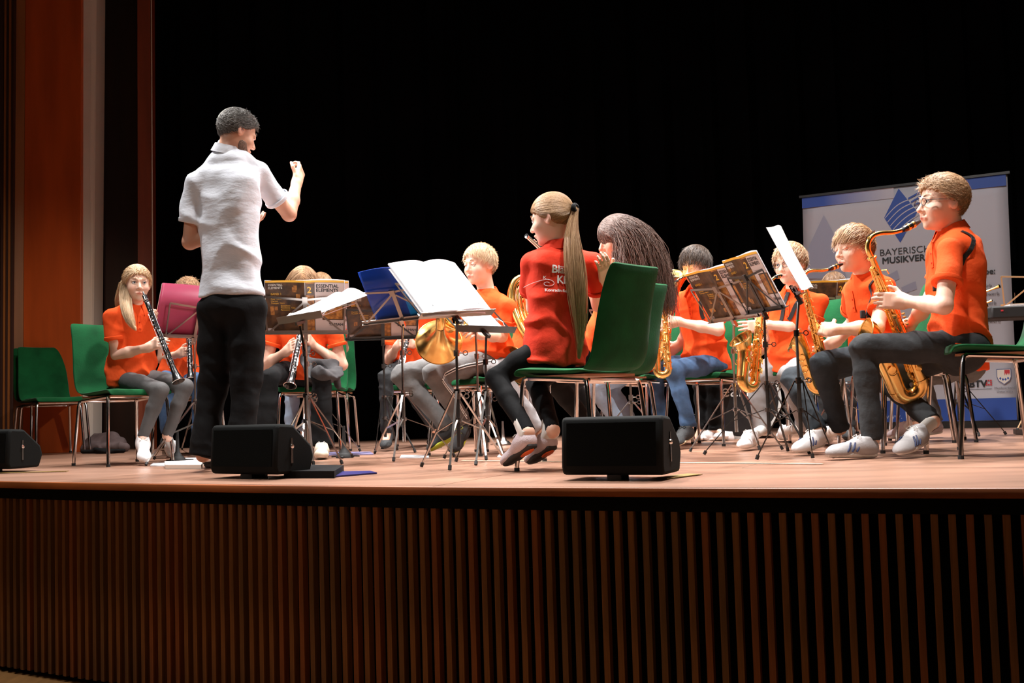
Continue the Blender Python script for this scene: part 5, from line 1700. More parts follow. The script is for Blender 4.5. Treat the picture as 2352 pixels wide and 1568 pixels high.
def french_horn(c, facing, label, R=0.150, up=(0, 0, 1), coil=0.135, side=1):
    c = np.asarray(c, float); ax = nrm(facing); upv = nrm(np.asarray(up, float) - (np.asarray(up, float) @ ax) * ax); sd = np.cross(upv, ax) * side
    t = empty('french_horn', c, label, 'french horn', 'french horns')
    b = MB()
    prof = [(0.150, 0), (0.146, -0.004), (0.125, -0.022), (0.098, -0.045), (0.070, -0.085), (0.048, -0.135), (0.034, -0.19), (0.027, -0.24)]
    prof = [(r * R / 0.15, h) for r, h in prof]
    b.lathe(prof, c, ax, 40)
    b.lathe([(r * 0.975, h - 0.002) for r, h in prof], c, ax, 40)
    b.build('bell', BRASS, t)
    MB().tube([c + (sd * math.cos(q) + upv * math.sin(q)) * R for q in np.linspace(0, 6.2832, 41)[:-1]], 0.003, 6, closed=True).build('bell_rim', BRASS, t)
    e0 = c - ax * 0.24
    cc = e0 + sd * 0.0 + upv * 0.0 - ax * 0.0
    # tail curves up and round into the coil, which lies in a plane beside the bell throat
    pl_c = c - ax * 0.135 + upv * 0.16 + sd * 0.09
    P = [c - ax * 0.20, c - ax * 0.27 + upv * 0.01, c - ax * 0.31 + upv * .07, c - ax * .28 + upv * .16, c - ax * .22 + upv * .24, c - ax * .15 + upv * .30 + sd * .05]
    P = np.array(P); t0 = np.linspace(0, 1, 6); t1 = np.linspace(0, 1, 18); P = np.stack([np.interp(t1, t0, P[:, i]) for i in range(3)], 1)
    for _ in range(3): P[1:-1] = (P[:-2] + 2 * P[1:-1] + P[2:]) / 4
    MB().tube(P, np.linspace(0.029, 0.014, 18), 16).build('tail_tube', BRASS, t)
    for i, (rr, off, r_) in enumerate(((coil, 0.0, .0095), (coil * .86, .018, .0075), (coil * .72, -.016, .0065), (coil * 1.08, .008, .0080))):
        cen = c - ax * (0.15 + off) + sd * 0.12 + upv * 0.10
        MB().tube([cen + (sd * math.cos(q) * rr * 1.05 + upv * math.sin(q) * rr * 0.92) for q in np.linspace(0.2 + i * .5, 6.0 + i * .4, 34)], r_, 10).build('coil', BRASS if i != 2 else BRASSD, t)
    cen = c - ax * 0.15 + sd * 0.12 + upv * 0.10
    for i in range(4):
        q = cen + sd * (-.055 + .034 * i) + upv * (.0 + .012 * i)
        MB().lathe([(.0, .030), (.012, .029), (.0155, .024), (.0155, -.024), (.012, -.029), (0, -.030)], q, ax, 16).build('valve', BRASS, t)
        MB().tube([q + ax * .03, q + ax * .045 - upv * .03, q + ax * .045 - upv * .06], .0022, 6).build('lever', BRASS, t)
        MB().tube([q + upv * (-.015), q - upv * .07 + sd * .01, q - upv * .085 + sd * .03, q - upv * .07 + sd * .045, q + upv * .01 + sd * .035], .0062, 8).build('valve_slide', BRASS, t)
    return t, sd, upv

def euphonium(c, up, face, label, s=1.0):
    c = np.asarray(c, float); up = nrm(up); fc = nrm(np.asarray(face, float) - (np.asarray(face, float) @ up) * up); sd = np.cross(fc, up)
    t = empty('euphonium', c, label, 'euphonium')
    b = MB(); prof = [(0.145, 0), (0.140, -0.004), (0.112, -0.035), (0.088, -0.08), (0.066, -0.16), (0.052, -0.26), (0.043, -0.38), (0.037, -0.46)]
    prof = [(r * s, h * s) for r, h in prof]
    b.lathe(prof, c, up, 36); b.lathe([(r * .97, h - .002) for r, h in prof], c, up, 36)
    b.build('bell', BRASS, t)
    MB().tube([c + (sd * math.cos(q) + fc * math.sin(q)) * .145 * s for q in np.linspace(0, 6.2832, 37)[:-1]], .004, 6, closed=True).build('bell_rim', BRASS, t)
    def Q(x, y, z=0): return c + (sd * x + up * y + fc * z) * s
    bo = [Q(.075 - .075 * math.cos(q), -.46 - .085 * math.sin(q)) for q in np.linspace(0, math.pi, 12)]
    MB().tube(bo, np.linspace(.037, .029, 12) * s, 16).build('bow', BRASS, t)
    MB().tube([Q(.15, -.46), Q(.15, -.3), Q(.15, -.18), Q(.13, -.12), Q(.10, -.10), Q(.08, -.13), Q(.075, -.3)], np.array([.029, .025, .022, .02, .018, .016, .014]) * s, 14).build('branch_tube', BRASS, t)
    for i in range(3):
        MB().lathe([(0, .07), (.014, .07), (.0165, .064), (.0165, -.064), (.014, -.07), (0, -.07)], Q(.035 + .037 * i, -.33, .06), up, 14).build('valve', BRASS, t)
        MB().tube([Q(.035 + .037 * i, -.26, .06), Q(.035 + .037 * i, -.235, .06)], .005, 8).build('valve_button', SILVER, t)
        MB().tube([Q(.035 + .037 * i, -.36, .07), Q(.03 + .04 * i, -.42, .09), Q(.05 + .04 * i, -.46, .09), Q(.055 + .037 * i, -.38, .08)], .008 * s, 8).build('valve_slide', BRASS, t)
    MB().tube([Q(-.05, -.10, .04), Q(-.045, -.25, .07), Q(.0, -.40, .07), Q(.06, -.42, .06)], np.array([.006, .0075, .0085, .009]), 10).build('leadpipe', BRASS, t)
    return t

def trumpet(a, b, up, label):
    a = np.asarray(a, float); b = np.asarray(b, float); ax = nrm(b - a); L = np.linalg.norm(b - a)
    u = nrm(np.asarray(up, float) - (np.asarray(up, float) @ ax) * ax); sd = np.cross(ax, u)
    t = empty('trumpet', (a + b) / 2, label, 'trumpet')
    MB().tube([a, a + ax * .03, a + ax * .08, a + ax * L * .7], [.011, .006, .0055, .0060], 10).build('leadpipe', BRASS, t)
    MB().tube([a + ax * L * .7, a + ax * L * .80 - u * .02, a + ax * L * .78 - u * .05, a + ax * L * .60 - u * .06, a + ax * L * .25 - u * .06], .006, 10).build('tuning_slide', BRASS, t)
    MB().lathe([(.007, 0), (.009, L * .3), (.014, L * .42), (.028, L * .52), (.052, L * .58), (.060, L * .59), (.050, L * .577), (.02, L * .5)], a + ax * L * .42 - u * .055, ax, 26).build('bell', BRASS, t)
    for i in range(3):
        q = a + ax * (L * .42 + .028 * i) - u * .03
        MB().lathe([(0, .065), (.011, .064), (.0125, .05), (.0125, -.055), (0, -.06)], q, u, 14).build('valve', BRASS, t)
    return t

def strap_between(body, pts, m_=STRAP, wd=0.022, name='neck_strap', ref=(0, 1, 0)):
    mb = MB()
    pts = np.asarray(pts, float)
    for a, b in zip(pts[:-1], pts[1:]):
        mb.bar(a, b + nrm(b - a) * .004, wd, 0.003, ref=ref)
    return mb.build(name, m_, body, smooth=False)

# ------------------------------------------------------------------ the players
def cfwd(a=2.0, dn=0.6, f=0.9):
    return lambda q: np.stack([q[:, 0] * a, f + 0 * q[:, 0], -dn - 4 * np.maximum(q[:, 1], 0)], 1)
def cside(sx=1.0, f=0.5, dn=0.5):
    return lambda q: np.stack([sx + 0 * q[:, 0], f + 0 * q[:, 0], -dn - 3 * np.abs(q[:, 0])], 1)
def cdown(bk=0.4):
    return lambda q: np.stack([np.sign(q[:, 0]) * 1.0, -bk + 0 * q[:, 0], -0.7 + 0 * q[:, 0]], 1)
def cup(q):
    return np.stack([q[:, 0] * 2, 0.75 + 0 * q[:, 0], 0.5 - 5 * np.maximum(-q[:, 2] + 0.04, 0)], 1)
def ctie(tie):
    def f(q):
        d = np.array(tie) - q
        return d / (np.linalg.norm(d, axis=1)[:, None] + 1e-6)
    return f
LEFTN, TH = (0, 1, 0), (0, 0, 1)
def long_ends(root, rs):                      # loose hair falling behind the shoulder of the girl with the flute
    Hc = at(1418, 549, 5.55)
    u_ = np.clip((root[:, 0] - Hc[0] + .075) / .17, 0, 1) + rs.normal(size=len(root)) * .06
    A, B = at(1412, 690, 5.50), at(1540, 712, 5.62)
    e = A + (B - A) * u_[:, None] + rs.normal(size=root.shape) * V3(.012, .05, .035)
    e[:, 1] += (root[:, 1] - Hc[1]) * .7
    c = root + V3(.02, 0, .02) + (root - Hc) * .55 + V3(.085, 0, .0) * u_[:, None]
    c[:, 2] = c[:, 2] * .6 + (Hc[2] - .02) * .4
    c[:, 0] = np.maximum(c[:, 0], Hc[0] + .015 + rs.uniform(0, .02, len(c)))
    return c, e

PP = {}
PP['cond'] = person('standing bearded conductor in a white short-sleeved shirt and black trousers, right fist raised',
    1.0, (533, 700, 5.48), (523, 352, 5.45), (545, 306, 5.45), -52, -22, H_GREY, dict(vol=0.008, len=0.024, comb=cup, mess=0.3, n=3000, lift=0.006, g=.05, lay=.85, rad=.0012),
    {'L': ((436, 556), 0, (560, 520), 1, (600, 500), 1, (0, 0, 1), (0, -1, 0.5), .3),
     'R': ((664, 492), 1, (683, 415), 1, (697, 376), 1, (-1, .4, 0.2), (-1, -.5, 0.3), 1.0, .3)},
    {'L': ((492, 868), 0, (466, 1046), 0, (492, 1066)), 'R': ((566, 872), 0, (552, 1040), 0, (590, 1058))},
    (BLACKCL, ''), (mat('black_leather', (.012, .012, .012), .35), SOLEB, 'dark_slip'), fp=-22, hy=-20, shirt=SHIRTW, skin=SKIN2, seated=False, hem=-0.045, beard=True, pw=1.2, flare=0.030, seed=3,
    lids=.6, kh=0.98, shp={'L': (450, 426, 0.0), 'R': (590, 398, 0.05)}, hs=0.008, wide=1.0, sleeve=.66, loose=0.95)

PP['p1'] = person('girl with long blond hair seated at far left in orange polo playing a clarinet',
    0.88, (302, 868, 6.72), (308, 706, 6.66), (315, 652, 6.62), 208, 222, H_BLOND,
    dict(vol=0.008, len=0.05, comb=lambda q: np.stack([q[:, 0] * 1.5, -0.9 + 0 * q[:, 0], -0.3 + 0 * q[:, 0]], 1), mess=0.25, n=1500, down=0.01, g=.1),
    {'L': ((358, 790), 1, (352, 745), -1, (360, 722), -1, (-1, .5, 0), (0, 0, 1), .6),
     'R': ((268, 815), 0, (340, 798), -1, (378, 782), -1, (0.4, 0.8, -.3), (-.3, 0, 1), .5)},
    {'L': ((425, 888), -1, (384, 1000), 0, (398, 1052)), 'R': ((368, 896), -1, (328, 1004), 0, (332, 1066))},
    (mat('dark_grey_stretch_denim', (0.075, 0.072, 0.072), .8, var=.2, vscale=10, bump=.15, bscale=40), 'tight'), (WHITESH, SOLEW, 'sneaker'), fp=-3, hy=228, flare=-.010, pw=.92, seed=11, lids=.25, gaze=(8, 8))
PP['p3'] = person('curly-haired clarinet player in blue jeans mostly hidden behind the pink folder and the conductor',
    0.88, (415, 872, 7.6), (428, 716, 7.6), (432, 676, 7.55), 185, 182, H_SAND, dict(vol=0.012, len=0.03, comb=cfwd(), mess=.8, curlmess=.6, n=900, lay=.3),
    {'L': ((470, 800), 1, (448, 775), -1, (438, 768), -1, (-1, 0, 0), TH, .6), 'R': ((372, 825), 1, (412, 812), -1, (428, 806), -1, (1, .3, 0), TH, .6)},
    {'L': ((458, 880), -1, (455, 992), 0, (455, 1030)), 'R': ((378, 880), -1, (384, 992), 0, (380, 1030))},
    (BLUED, ''), (DARKSH, SOLEB, 'dark'), h=0.007, hs=0.011, seed=12)
PP['p4'] = person('long-haired fair clarinet player in wide black trousers, face behind an open music book',
    0.95, (700, 850, 7.12), (700, 706, 7.02), (697, 657, 6.95), 186, 182, H_SAND,
    dict(vol=0.012, len=0.17, seg=7, comb=cdown(0.2), mess=.12, g=.22, n=2000, rad=.0015, down=0.03, lumps=[((0, -.03, -.05), (.085, .075, .09))]),
    {'L': ((786, 838), 1, (716, 790), -1, (700, 768), -1, (-1, .3, 0), TH, .6), 'R': ((609, 838), 1, (656, 808), -1, (680, 788), -1, (1, .4, 0), TH, .5)},
    {'L': ((738, 868), -1, (740, 1028), 0, (738, 1053)), 'R': ((618, 868), -1, (604, 1030), 0, (602, 1060))},
    (BLACKCL, ''), (mat('beige_shoe', (.6, .52, .42), .6), SOLEW, 'sneaker'), fp=-18, flare=0.030, seed=13, lids=.8, wide=1.05, hs=0.009)
PP['p5'] = person('brown-haired player in grey-blue jeans hidden behind the player in wide black trousers',
    0.88, (735, 850, 7.85), (738, 712, 7.8), (737, 664, 7.75), 180, 180, H_LBROWN, dict(vol=0.010, len=0.06, comb=cfwd(), n=900, mess=.3),
    {'L': ((790, 800), 1, (760, 790), -1, (745, 780), -1, LEFTN, TH), 'R': ((680, 800), 1, (715, 790), -1, (728, 780), -1, LEFTN, TH)},
    {'L': ((745, 890), -1, (700, 990), 0, (700, 1028)), 'R': ((672, 888), -1, (668, 985), 0, (664, 1026))},
    (LIGHTD, ''), (WHITESH, SOLEW, 'sneaker'), h=0.007, hs=0.011, seed=14)
PP['p6'] = person('clarinet player in dark grey jeans hidden behind the blue folder and the dark music book',
    0.88, (955, 842, 7.72), (948, 716, 7.62), (955, 668, 7.58), 190, 188, H_BROWN, dict(vol=0.008, len=0.05, comb=cfwd(), n=700),
    {'L': ((992, 800), 1, (950, 790), -1, (930, 785), -1, (-1, 0, 0), TH, .6), 'R': ((893, 826), 1, (912, 795), -1, (926, 780), -1, (1, .3, 0), TH, .6)},
    {'L': ((940, 890), -1, (998, 984), 0, (992, 1026)), 'R': ((886, 868), -1, (888, 996), 0, (884, 1034))},
    (CHARC, ''), (DARKSH, SOLEB, 'dark'), h=0.006, hs=0.010, seed=15, flare=-.008)
PP['p7'] = person('blond boy in orange polo and ripped grey joggers playing the french horn',
    0.97, (1115, 822, 6.45), (1118, 680, 6.40), (1101, 608, 6.36), 137, 140, H_BLOND,
    dict(vol=0.009, len=0.045, comb=cside(-.8, .7, .2), mess=.12, n=3200, g=.05, lift=.010, lay=.95, rad=.0011),
    {'L': ((1152, 772), 0, (1102, 768), -1, (1076, 758), -1, (-.3, .6, -.7), (0, -.5, 1), .6),
     'R': ((1068, 775), 1, (1040, 790), 1, (1022, 792), 1, (-1, 0, 0), TH, .6)},
    {'L': ((994, 858), -1, (1066, 970), 1, (1040, 1046)), 'R': ((922, 862), 0, (1030, 980), 1, (985, 1042))},
    (GREYD, ''), (DARKSH, LIME, 'lime'), fp=-6, seed=16, lids=.6, hs=0.009, sockm=SOLEW, flare=.004)
PP['p8'] = person('second horn player in whitish grey trousers hidden behind the flute girl',
    0.93, (1212, 832, 6.66), (1236, 690, 6.64), (1240, 632, 6.62), 125, 130, H_BROWN, dict(vol=0.008, len=0.05, comb=cfwd(), n=500),
    {'L': ((1262, 740), 0, (1222, 660), -1, (1192, 632), -1, (-.5, .3, -1), (0, 1, 0), .8), 'R': ((1200, 760), 1, (1190, 690), 0, (1180, 650), 0, (1, 0, 0), TH, .6)},
    {'L': ((1135, 850), -1, (1240, 982), 1, (1205, 1040)), 'R': ((1190, 880), 1, (1228, 985), 1, (1200, 1030))},
    (PALED, ''), (TANSH, SOLEW, 'sneaker'), h=0.009, hs=0.012, simple=True, seed=17)
PP['p9'] = person('flute girl seen from behind with a long light brown ponytail, shaded orange polo and black leggings',
    0.92, (1274, 806, 4.98), (1284, 572, 4.98), (1266, 503, 4.97), 66, 22, H_LBROWN,
    dict(vol=0.007, len=0.12, seg=8, comb=ctie((0.0, -0.128, 0.018)), tie=(0.0, -0.128, 0.018), mess=.05, n=2200, g=.02, rad=.0011, curlmess=.02, lift=-0.008),
    {'L': ((1226, 706), 1, (1240, 610), 1, (1245, 580), 1, LEFTN, TH, .6), 'R': ((1376, 700), 1, (1345, 610), 1, (1330, 590), 1, LEFTN, TH, .6)},
    {'L': ((1140, 868), 0, (1212, 992), -1, (1160, 1077)), 'R': ((1232, 880), 0, (1270, 988), -1, (1216, 1072))},
    (LEGGING, 'tight'), (PINKSH, SOLEB, 'orange'), fp=-10, hy=35, shirt=POLO_SHADED, flare=-.010, pw=.86, seed=18, lids=.3, hs=0.008, hem=0.075,
    shp={'L': (1217, 607, .0), 'R': (1364, 606, 0.02)}, sockm=SOLEW, wide=.98)
PP['p10'] = person('girl with long loose dark wavy hair playing flute behind the central chair back',
    0.92, (1392, 800, 5.58), (1430, 636, 5.58), (1418, 549, 5.55), 104, 72, H_LONGD,
    dict(vol=0.013, len=0.44, seg=12, comb=lambda q: np.stack([np.where(q[:, 0] < 0, -.6, .4), -1.0 + 0 * q[:, 0], -0.35 + 0 * q[:, 0]], 1), ends=long_ends, n=3600, rad=.0016, curlmess=.07, down=.035,
         lumps=[((-.02, -.05, -.05), (.085, .085, .12)), ((-.03, -.10, -.14), (.07, .075, .13))]),
    {'L': ((1410, 700), -1, (1392, 640), -1, (1386, 596), -1, (-.2, 1, 0), (1, 0, 0), .5), 'R': ((1440, 720), 1, (1420, 660), 1, (1410, 620), 1, LEFTN, TH, .6)},
    {'L': ((1268, 872), 0, (1352, 975), 1, (1335, 1030)), 'R': ((1310, 880), 1, (1380, 985), 1, (1360, 1030))},
    (BLACKCL, 'tight'), (TANSH, SOLEW, 'sneaker'), fp=-14, seed=19, lids=.5, h=0.005, hs=0.009)
PP['p11'] = person('euphonium player in light blue jeans hidden behind the central chairs',
    0.93, (1462, 838, 6.95), (1470, 712, 6.94), (1452, 655, 6.92), 120, 125, H_BROWN, dict(vol=0.008, len=0.05, comb=cfwd(), n=500),
    {'L': ((1510, 770), 0, (1490, 760), -1, (1500, 745), -1, LEFTN, TH), 'R': ((1440, 780), 1, (1470, 770), 0, (1480, 760), 0, LEFTN, TH)},
    {'L': ((1362, 884), -1, (1432, 985), 1, (1400, 1040)), 'R': ((1400, 890), 0, (1460, 985), 1, (1440, 1040))},
    (LIGHTD, ''), (WHITESH, SOLEW, 'sneaker'), h=0.009, hs=0.012, simple=True, seed=20)
PP['p12'] = person('boy with dark brown hair in blue jeans playing an alto saxophone',
    0.90, (1622, 834, 6.78), (1604, 668, 6.68), (1598, 610, 6.62), 136, 128, H_DARK,
    dict(vol=0.012, len=0.065, comb=cfwd(1.2, .5), mess=.14, n=2000, g=.06, lift=-0.002),
    {'L': ((1650, 758), -1, (1552, 738), -1, (1522, 745), 0, (-.1, 1, 0), (-.2, 0, 1), .35, .6),
     'R': ((1575, 770), 1, (1560, 792), 0, (1540, 808), 0, (-.3, 1, 0), TH, .6)},
    {'L': ((1548, 848), -1, (1582, 978), 0, (1545, 1030)), 'R': ((1502, 852), 0, (1516, 962), 0, (1490, 1018))},
    (BLUED, ''), (DARKSH, mat('cream_sole', (.62, .55, .38), .6), 'dark'), fp=-18, seed=21, lids=.7, hs=0.009)
PP['p13'] = person('boy with glasses in orange polo and pale jeans playing an alto saxophone behind music books',
    0.93, (1826, 838, 6.28), (1826, 672, 6.22), (1815, 606, 6.16), 132, 140, H_SAND,
    dict(vol=0.011, len=0.055, comb=cfwd(1.2, .4), mess=.2, n=1500, g=.05),
    {'L': ((1858, 752), 0, (1755, 746), -1, (1722, 750), 0, (-.2, 1, 0), (-.2, 0, 1), .35, .4),
     'R': ((1775, 775), 1, (1750, 800), 0, (1735, 810), 0, (-.3, 1, 0), TH, .6)},
    {'L': ((1812, 862), -1, (1850, 978), 1, (1795, 1010)), 'R': ((1736, 872), 0, (1752, 985), 0, (1705, 1033))},
    (PALED, ''), (WHITESH, SOLEW, 'sneaker'), fp=-8, seed=22, lids=.35, hs=0.009)
PP['p14'] = person('boy with closed eyes and swept blond-brown hair playing a tenor saxophone',
    0.94, (2030, 815, 5.50), (1988, 638, 5.46), (1961, 572, 5.42), 112, 104, H_LBROWN,
    dict(vol=0.010, len=0.06, comb=cfwd(1.0, .15, 1.0), mess=.12, n=1900, g=.05, lift=.004),
    {'L': ((2014, 752), -1, (1912, 757), 0, (1872, 752), 1, (-.1, 1, 0), (.1, 0, 1), .7),
     'R': ((1960, 740), 1, (1925, 780), 0, (1900, 795), 0, (-.3, 1, 0), TH, .6)},
    {'L': ((1888, 836), -1, (1930, 984), 1, (1895, 1016)), 'R': ((1820, 868), 0, (1880, 990), -1, (1826, 1044))},
    (SLATE, ''), (WHITESH, SOLEW, 'sneaker_stripes_red'), fp=-4, seed=23, lids=.9, hs=0.0085)
PP['p16'] = person('boy with glasses in orange polo nearest the right edge playing a tenor saxophone',
    1.0, (2204, 802, 4.93), (2188, 537, 4.97), (2164, 467, 4.96), 96, 97, H_SAND,
    dict(vol=0.012, len=0.034, comb=cup, mess=.24, n=4200, g=.05, lay=.92, lift=.004, rad=.0010),
    {'L': ((2168, 702), -1, (2080, 692), 1, (2040, 690), 0, (-.1, 1, 0), (.15, 0, 1), .7),
     'R': ((2130, 700), 1, (2090, 745), 1, (2070, 760), 0, (-.3, -1, 0), TH, .6)},
    {'L': ((1984, 800), -1, (2003, 1008), 0, (1897, 1053)), 'R': ((2030, 868), 1, (2142, 968), -1, (2063, 1050))},
    (CHARC, ''), (GREYSH, SOLEW, 'stripes'), fp=0, seed=24, lids=.3, hs=0.008, h=.0045, hem=-0.005, loose=.9, kh=1.06, shp={'L': (2184, 572, -.17), 'R': (2192, 570, .17)})
PP['p15'] = person('small brown-haired boy far behind, only his hair above a music book',
    0.85, (1925, 848, 7.62), (1918, 712, 7.58), (1917, 664, 7.55), 180, 180, H_BROWN, dict(vol=0.010, len=0.05, comb=cfwd(), n=1000),
    {'L': ((1970, 790), 1, (1940, 780), -1, (1930, 770), -1, LEFTN, TH), 'R': ((1870, 790), 1, (1900, 780), -1, (1910, 770), -1, LEFTN, TH)},
    {'L': ((1950, 888), -1, (1950, 985), 0, (1950, 1012)), 'R': ((1895, 888), -1, (1895, 985), 0, (1895, 1012))},
    (CHARC, ''), (DARKSH, SOLEB, 'dark'), h=0.007, hs=0.012, seed=25, fp=-15)
PP['p17'] = person('player in grey trousers and pale sneakers hidden behind the front saxophone boy',
    0.92, (2218, 838, 6.42), (2205, 700, 6.42), (2196, 640, 6.42), 95, 95, H_BROWN, dict(vol=0.008, len=0.05, comb=cfwd(), n=400),
    {'L': ((2215, 760), -1, (2200, 700), -1, (2190, 680), -1, LEFTN, TH), 'R': ((2190, 760), 1, (2200, 690), 1, (2210, 675), 1, LEFTN, TH)},
    {'L': ((2110, 870), -1, (2110, 968), 0, (2045, 1010)), 'R': ((2120, 868), 1, (2150, 968), 0, (2100, 1005))},
    (GREYD, ''), (PINKSH, SOLEW, 'sneaker'), h=0.009, hs=0.012, simple=True, seed=26)
PP['p18'] = person('drummer in black trousers and white sneakers hidden behind the saxophone music books',
    0.93, (1650, 838, 7.75), (1655, 722, 7.72), (1656, 676, 7.70), 150, 150, H_DARK, dict(vol=0.008, len=0.05, comb=cfwd(), n=400),
    {'L': ((1700, 790), 1, (1690, 780), -1, (1680, 770), -1, LEFTN, TH), 'R': ((1620, 790), 1, (1640, 780), -1, (1650, 770), -1, LEFTN, TH)},
    {'L': ((1640, 886), -1, (1642, 985), 0, (1672, 1010)), 'R': ((1612, 886), -1, (1612, 985), 0, (1600, 1010))},
    (BLACKCL, ''), (WHITESH, SOLEW, 'sneaker'), h=0.009, hs=0.012, simple=True, seed=27)

# ------------------------------------------------------------------ worn things, hair details
c9 = PP['p9']
tie = c9['hh'](0.0, -0.130, 0.018)
MB().tube([tie + (V3(0, .3, 1) * math.cos(q) * .6 + c9['HR'][:, 0] * math.sin(q)) * .024 for q in np.linspace(0, 6.2832, 17)[:-1]], .011, 8, closed=True).build('hair_tie', BLACKCL, c9['body'])
rs9 = np.random.RandomState(4)
pts = [tie, at(1312, 520, 4.91), at(1313, 565, 4.87), at(1324, 620, 4.85), at(1326, 690, 4.85), at(1338, 752, 4.86), at(1330, 822, 4.88)]
bundle(c9['body'], pts, [.015, .026, .036, .040, .034, .022, .006], 1300, H_LBROWN, rs9, rad=.0011, loose=.22)
def side_locks(key, segs, hm, n=500, rad_=.0013):
    J = PP[key]
    for pts_, rr in segs:
        bundle(J['body'], [at(*p) for p in pts_], rr, n, hm, np.random.RandomState(8), name='hair_lock', loose=.2, rad=rad_)
side_locks('p1', [([(293, 640, 6.62), (286, 672, 6.60), (290, 710, 6.50), (300, 740, 6.46), (312, 758, 6.46)], [.028, .034, .030, .022, .006]),
                  ([(284, 650, 6.72), (276, 690, 6.74), (276, 735, 6.78)], [.028, .03, .012])], H_BLOND, 500)
H1 = PP['p1']
MB().tube([H1['hh'](0.062 * math.sin(q), -0.06 + .045 * math.cos(q * .5), .085 - .03 * abs(q)) for q in np.linspace(-1.6, 1.6, 12)], [.010] * 12, 8).build('hair_braid', H_BLOND, H1['body'])
# text on the flute girl's back
S9 = c9['shirtS']
def onto(S, off, toward):
    def f(P):
        d = nrm(toward)
        Q = P.copy()
        for _ in range(6):
            Q = Q + d * np.clip(S.ev(Q), -.05, .05)[:, None] * 0.9
        return Q - d * off
    return f
bc_ = at(1300, 650, 4.90); back_x = nrm(c9['cr']); back_u = c9['ax']; inward = c9['cf']
def btxt(t, px, py, size, wg=0.0):
    o = at(px, py, 4.86)
    text_mesh(t, size, PRINT, c9['shirt'], o, back_x, back_u, weight=wg, warp=onto(S9, .0035, inward), sub=True)
btxt('Bläser', 1268, 625, 0.050, .0012)
btxt('Klasse!', 1281, 649, 0.050, .0012)
btxt('Konradin-Realschule', 1253, 668, 0.0185, .0005)
btxt('K', 1250, 640, 0.022)
sp = []
for q in np.linspace(0.6, 9.5, 60):
    r_ = .0035 + .0026 * q
    sp.append(at(1261, 650, 4.86) + back_x * (r_ * math.cos(q) * 1.25 + (-.02 * max(0, q - 8.2) * 1.6)) + back_u * (r_ * math.sin(q) * .75 + (-.012 * max(0, q - 8.2))))
sp = onto(S9, .002, inward)(np.array(sp))
MB().tube(sp, .0011, 5).build('swirl_logo', PRINT, c9['shirt'])
# shirt print of the right-hand boy, seen edge on
c16 = PP['p16']
S16 = c16['shirtS']
def btxt16(t, dz, dx, size):
    o = c16['N'] - c16['ax'] * dz + c16['cr'] * dx - c16['cf'] * 0.2
    text_mesh(t, size, PRINT, c16['shirt'], o, c16['cr'], c16['ax'], weight=.0006, warp=onto(S16, .003, c16['cf']), sub=True)
btxt16('Bläser', .135, -.09, .050); btxt16('Klasse', .185, -.08, .050); btxt16('Konradin-Realschule', .225, -.10, .0185)
def snap(S, off):
    def f(P):
        Q = np.array(P, float); e = .004
        for _ in range(8):
            d = S.ev(Q); G = np.stack([S.ev(Q + e * np.eye(3)[i]) - d for i in range(3)], 1)
            G /= np.linalg.norm(G, axis=1)[:, None] + 1e-9
            Q = Q - G * np.clip(d - off, -.06, .06)[:, None]
        return Q
    return f
# buttons / plackets
for key in ('p1', 'p7', 'p12', 'p13', 'p14', 'p16'):
    J = PP[key]
    P_ = snap(J['shirtS'], .003)(np.array([J['N'] - J['ax'] * z_ * J['k'] + J['cf'] * (.075 + .25 * z_) * J['k'] for z_ in np.linspace(.05, .16, 6)]))
    mb = MB()
    for a, b in zip(P_[:-1], P_[1:]): mb.bar(a, b, .022, .003, ref=J['cf'])
    pl = mb.build('placket', POLO, J['shirt'])
    mb = MB()
    for i in (2, 4): mb.lathe([(0, .002), (.004, .0015), (.005, 0)], P_[i] + J['cf'] * .002, J['cf'], 10)
    mb.build('button', POLO_SHADED, pl)
# glasses
def glasses(J, m_):
    hh = J['hh']; mb = MB()
    for x in (-1, 1):
        P_ = [hh(x * (.032 + .0235 * math.cos(q) * (1 if abs(math.cos(q)) < .9 else .98)), .104 - .006 * abs(math.cos(q) + x * .2), .001 + .0165 * math.sin(q)) for q in np.linspace(0, 6.2832, 21)[:-1]]
        mb.tube(P_, .0016, 6, closed=True)
        mb.tube([hh(x * .055, .101, .006), hh(x * .076, .05, .006), hh(x * .082, .0, .004), hh(x * .083, -.022, -.010)], .0018, 6)
    mb.tube([hh(-.009, .106, .004), hh(0, .110, .006), hh(.009, .106, .004)], .0016, 6)
    g = mb.build('glasses', m_, J['body'])
    return g
glasses(PP['p16'], GLASSF); glasses(PP['p13'], GLASSF)
# belts and straps worn with the saxophones
def surf_path(J, pts, off=.003, toward=None, name='neck_strap', wd=.022):
    P_ = snap(J['shirtS'], off)(np.array(pts, float))
    for _ in range(2): P_[1:-1] = (P_[:-2] + 2 * P_[1:-1] + P_[2:]) / 4
    e = .006; d0 = J['shirtS'].ev(P_)
    G = np.stack([J['shirtS'].ev(P_ + e * np.eye(3)[i]) - d0 for i in range(3)], 1); G /= np.linalg.norm(G, axis=1)[:, None] + 1e-9
    P_ = P_ + G * (np.maximum(0, off - d0))[:, None]
    T = np.gradient(P_, axis=0); T /= np.linalg.norm(T, axis=1)[:, None]
    S_ = np.cross(T, G); S_ /= np.linalg.norm(S_, axis=1)[:, None]
    V = []
    for i in range(len(P_)):
        for a_, b_ in ((-1, 0), (-1, .0035), (1, .0035), (1, 0)):
            V.append(P_[i] + S_[i] * a_ * wd / 2 + G[i] * b_)
    F = [(i * 4 + j, i * 4 + (j + 1) % 4, i * 4 + 4 + (j + 1) % 4, i * 4 + 4 + j) for i in range(len(P_) - 1) for j in range(4)]
    return MB().add(V, F + [(3, 2, 1, 0), tuple(len(V) - 4 + j for j in range(4))]).build(name, STRAP, J['body'], smooth=False)
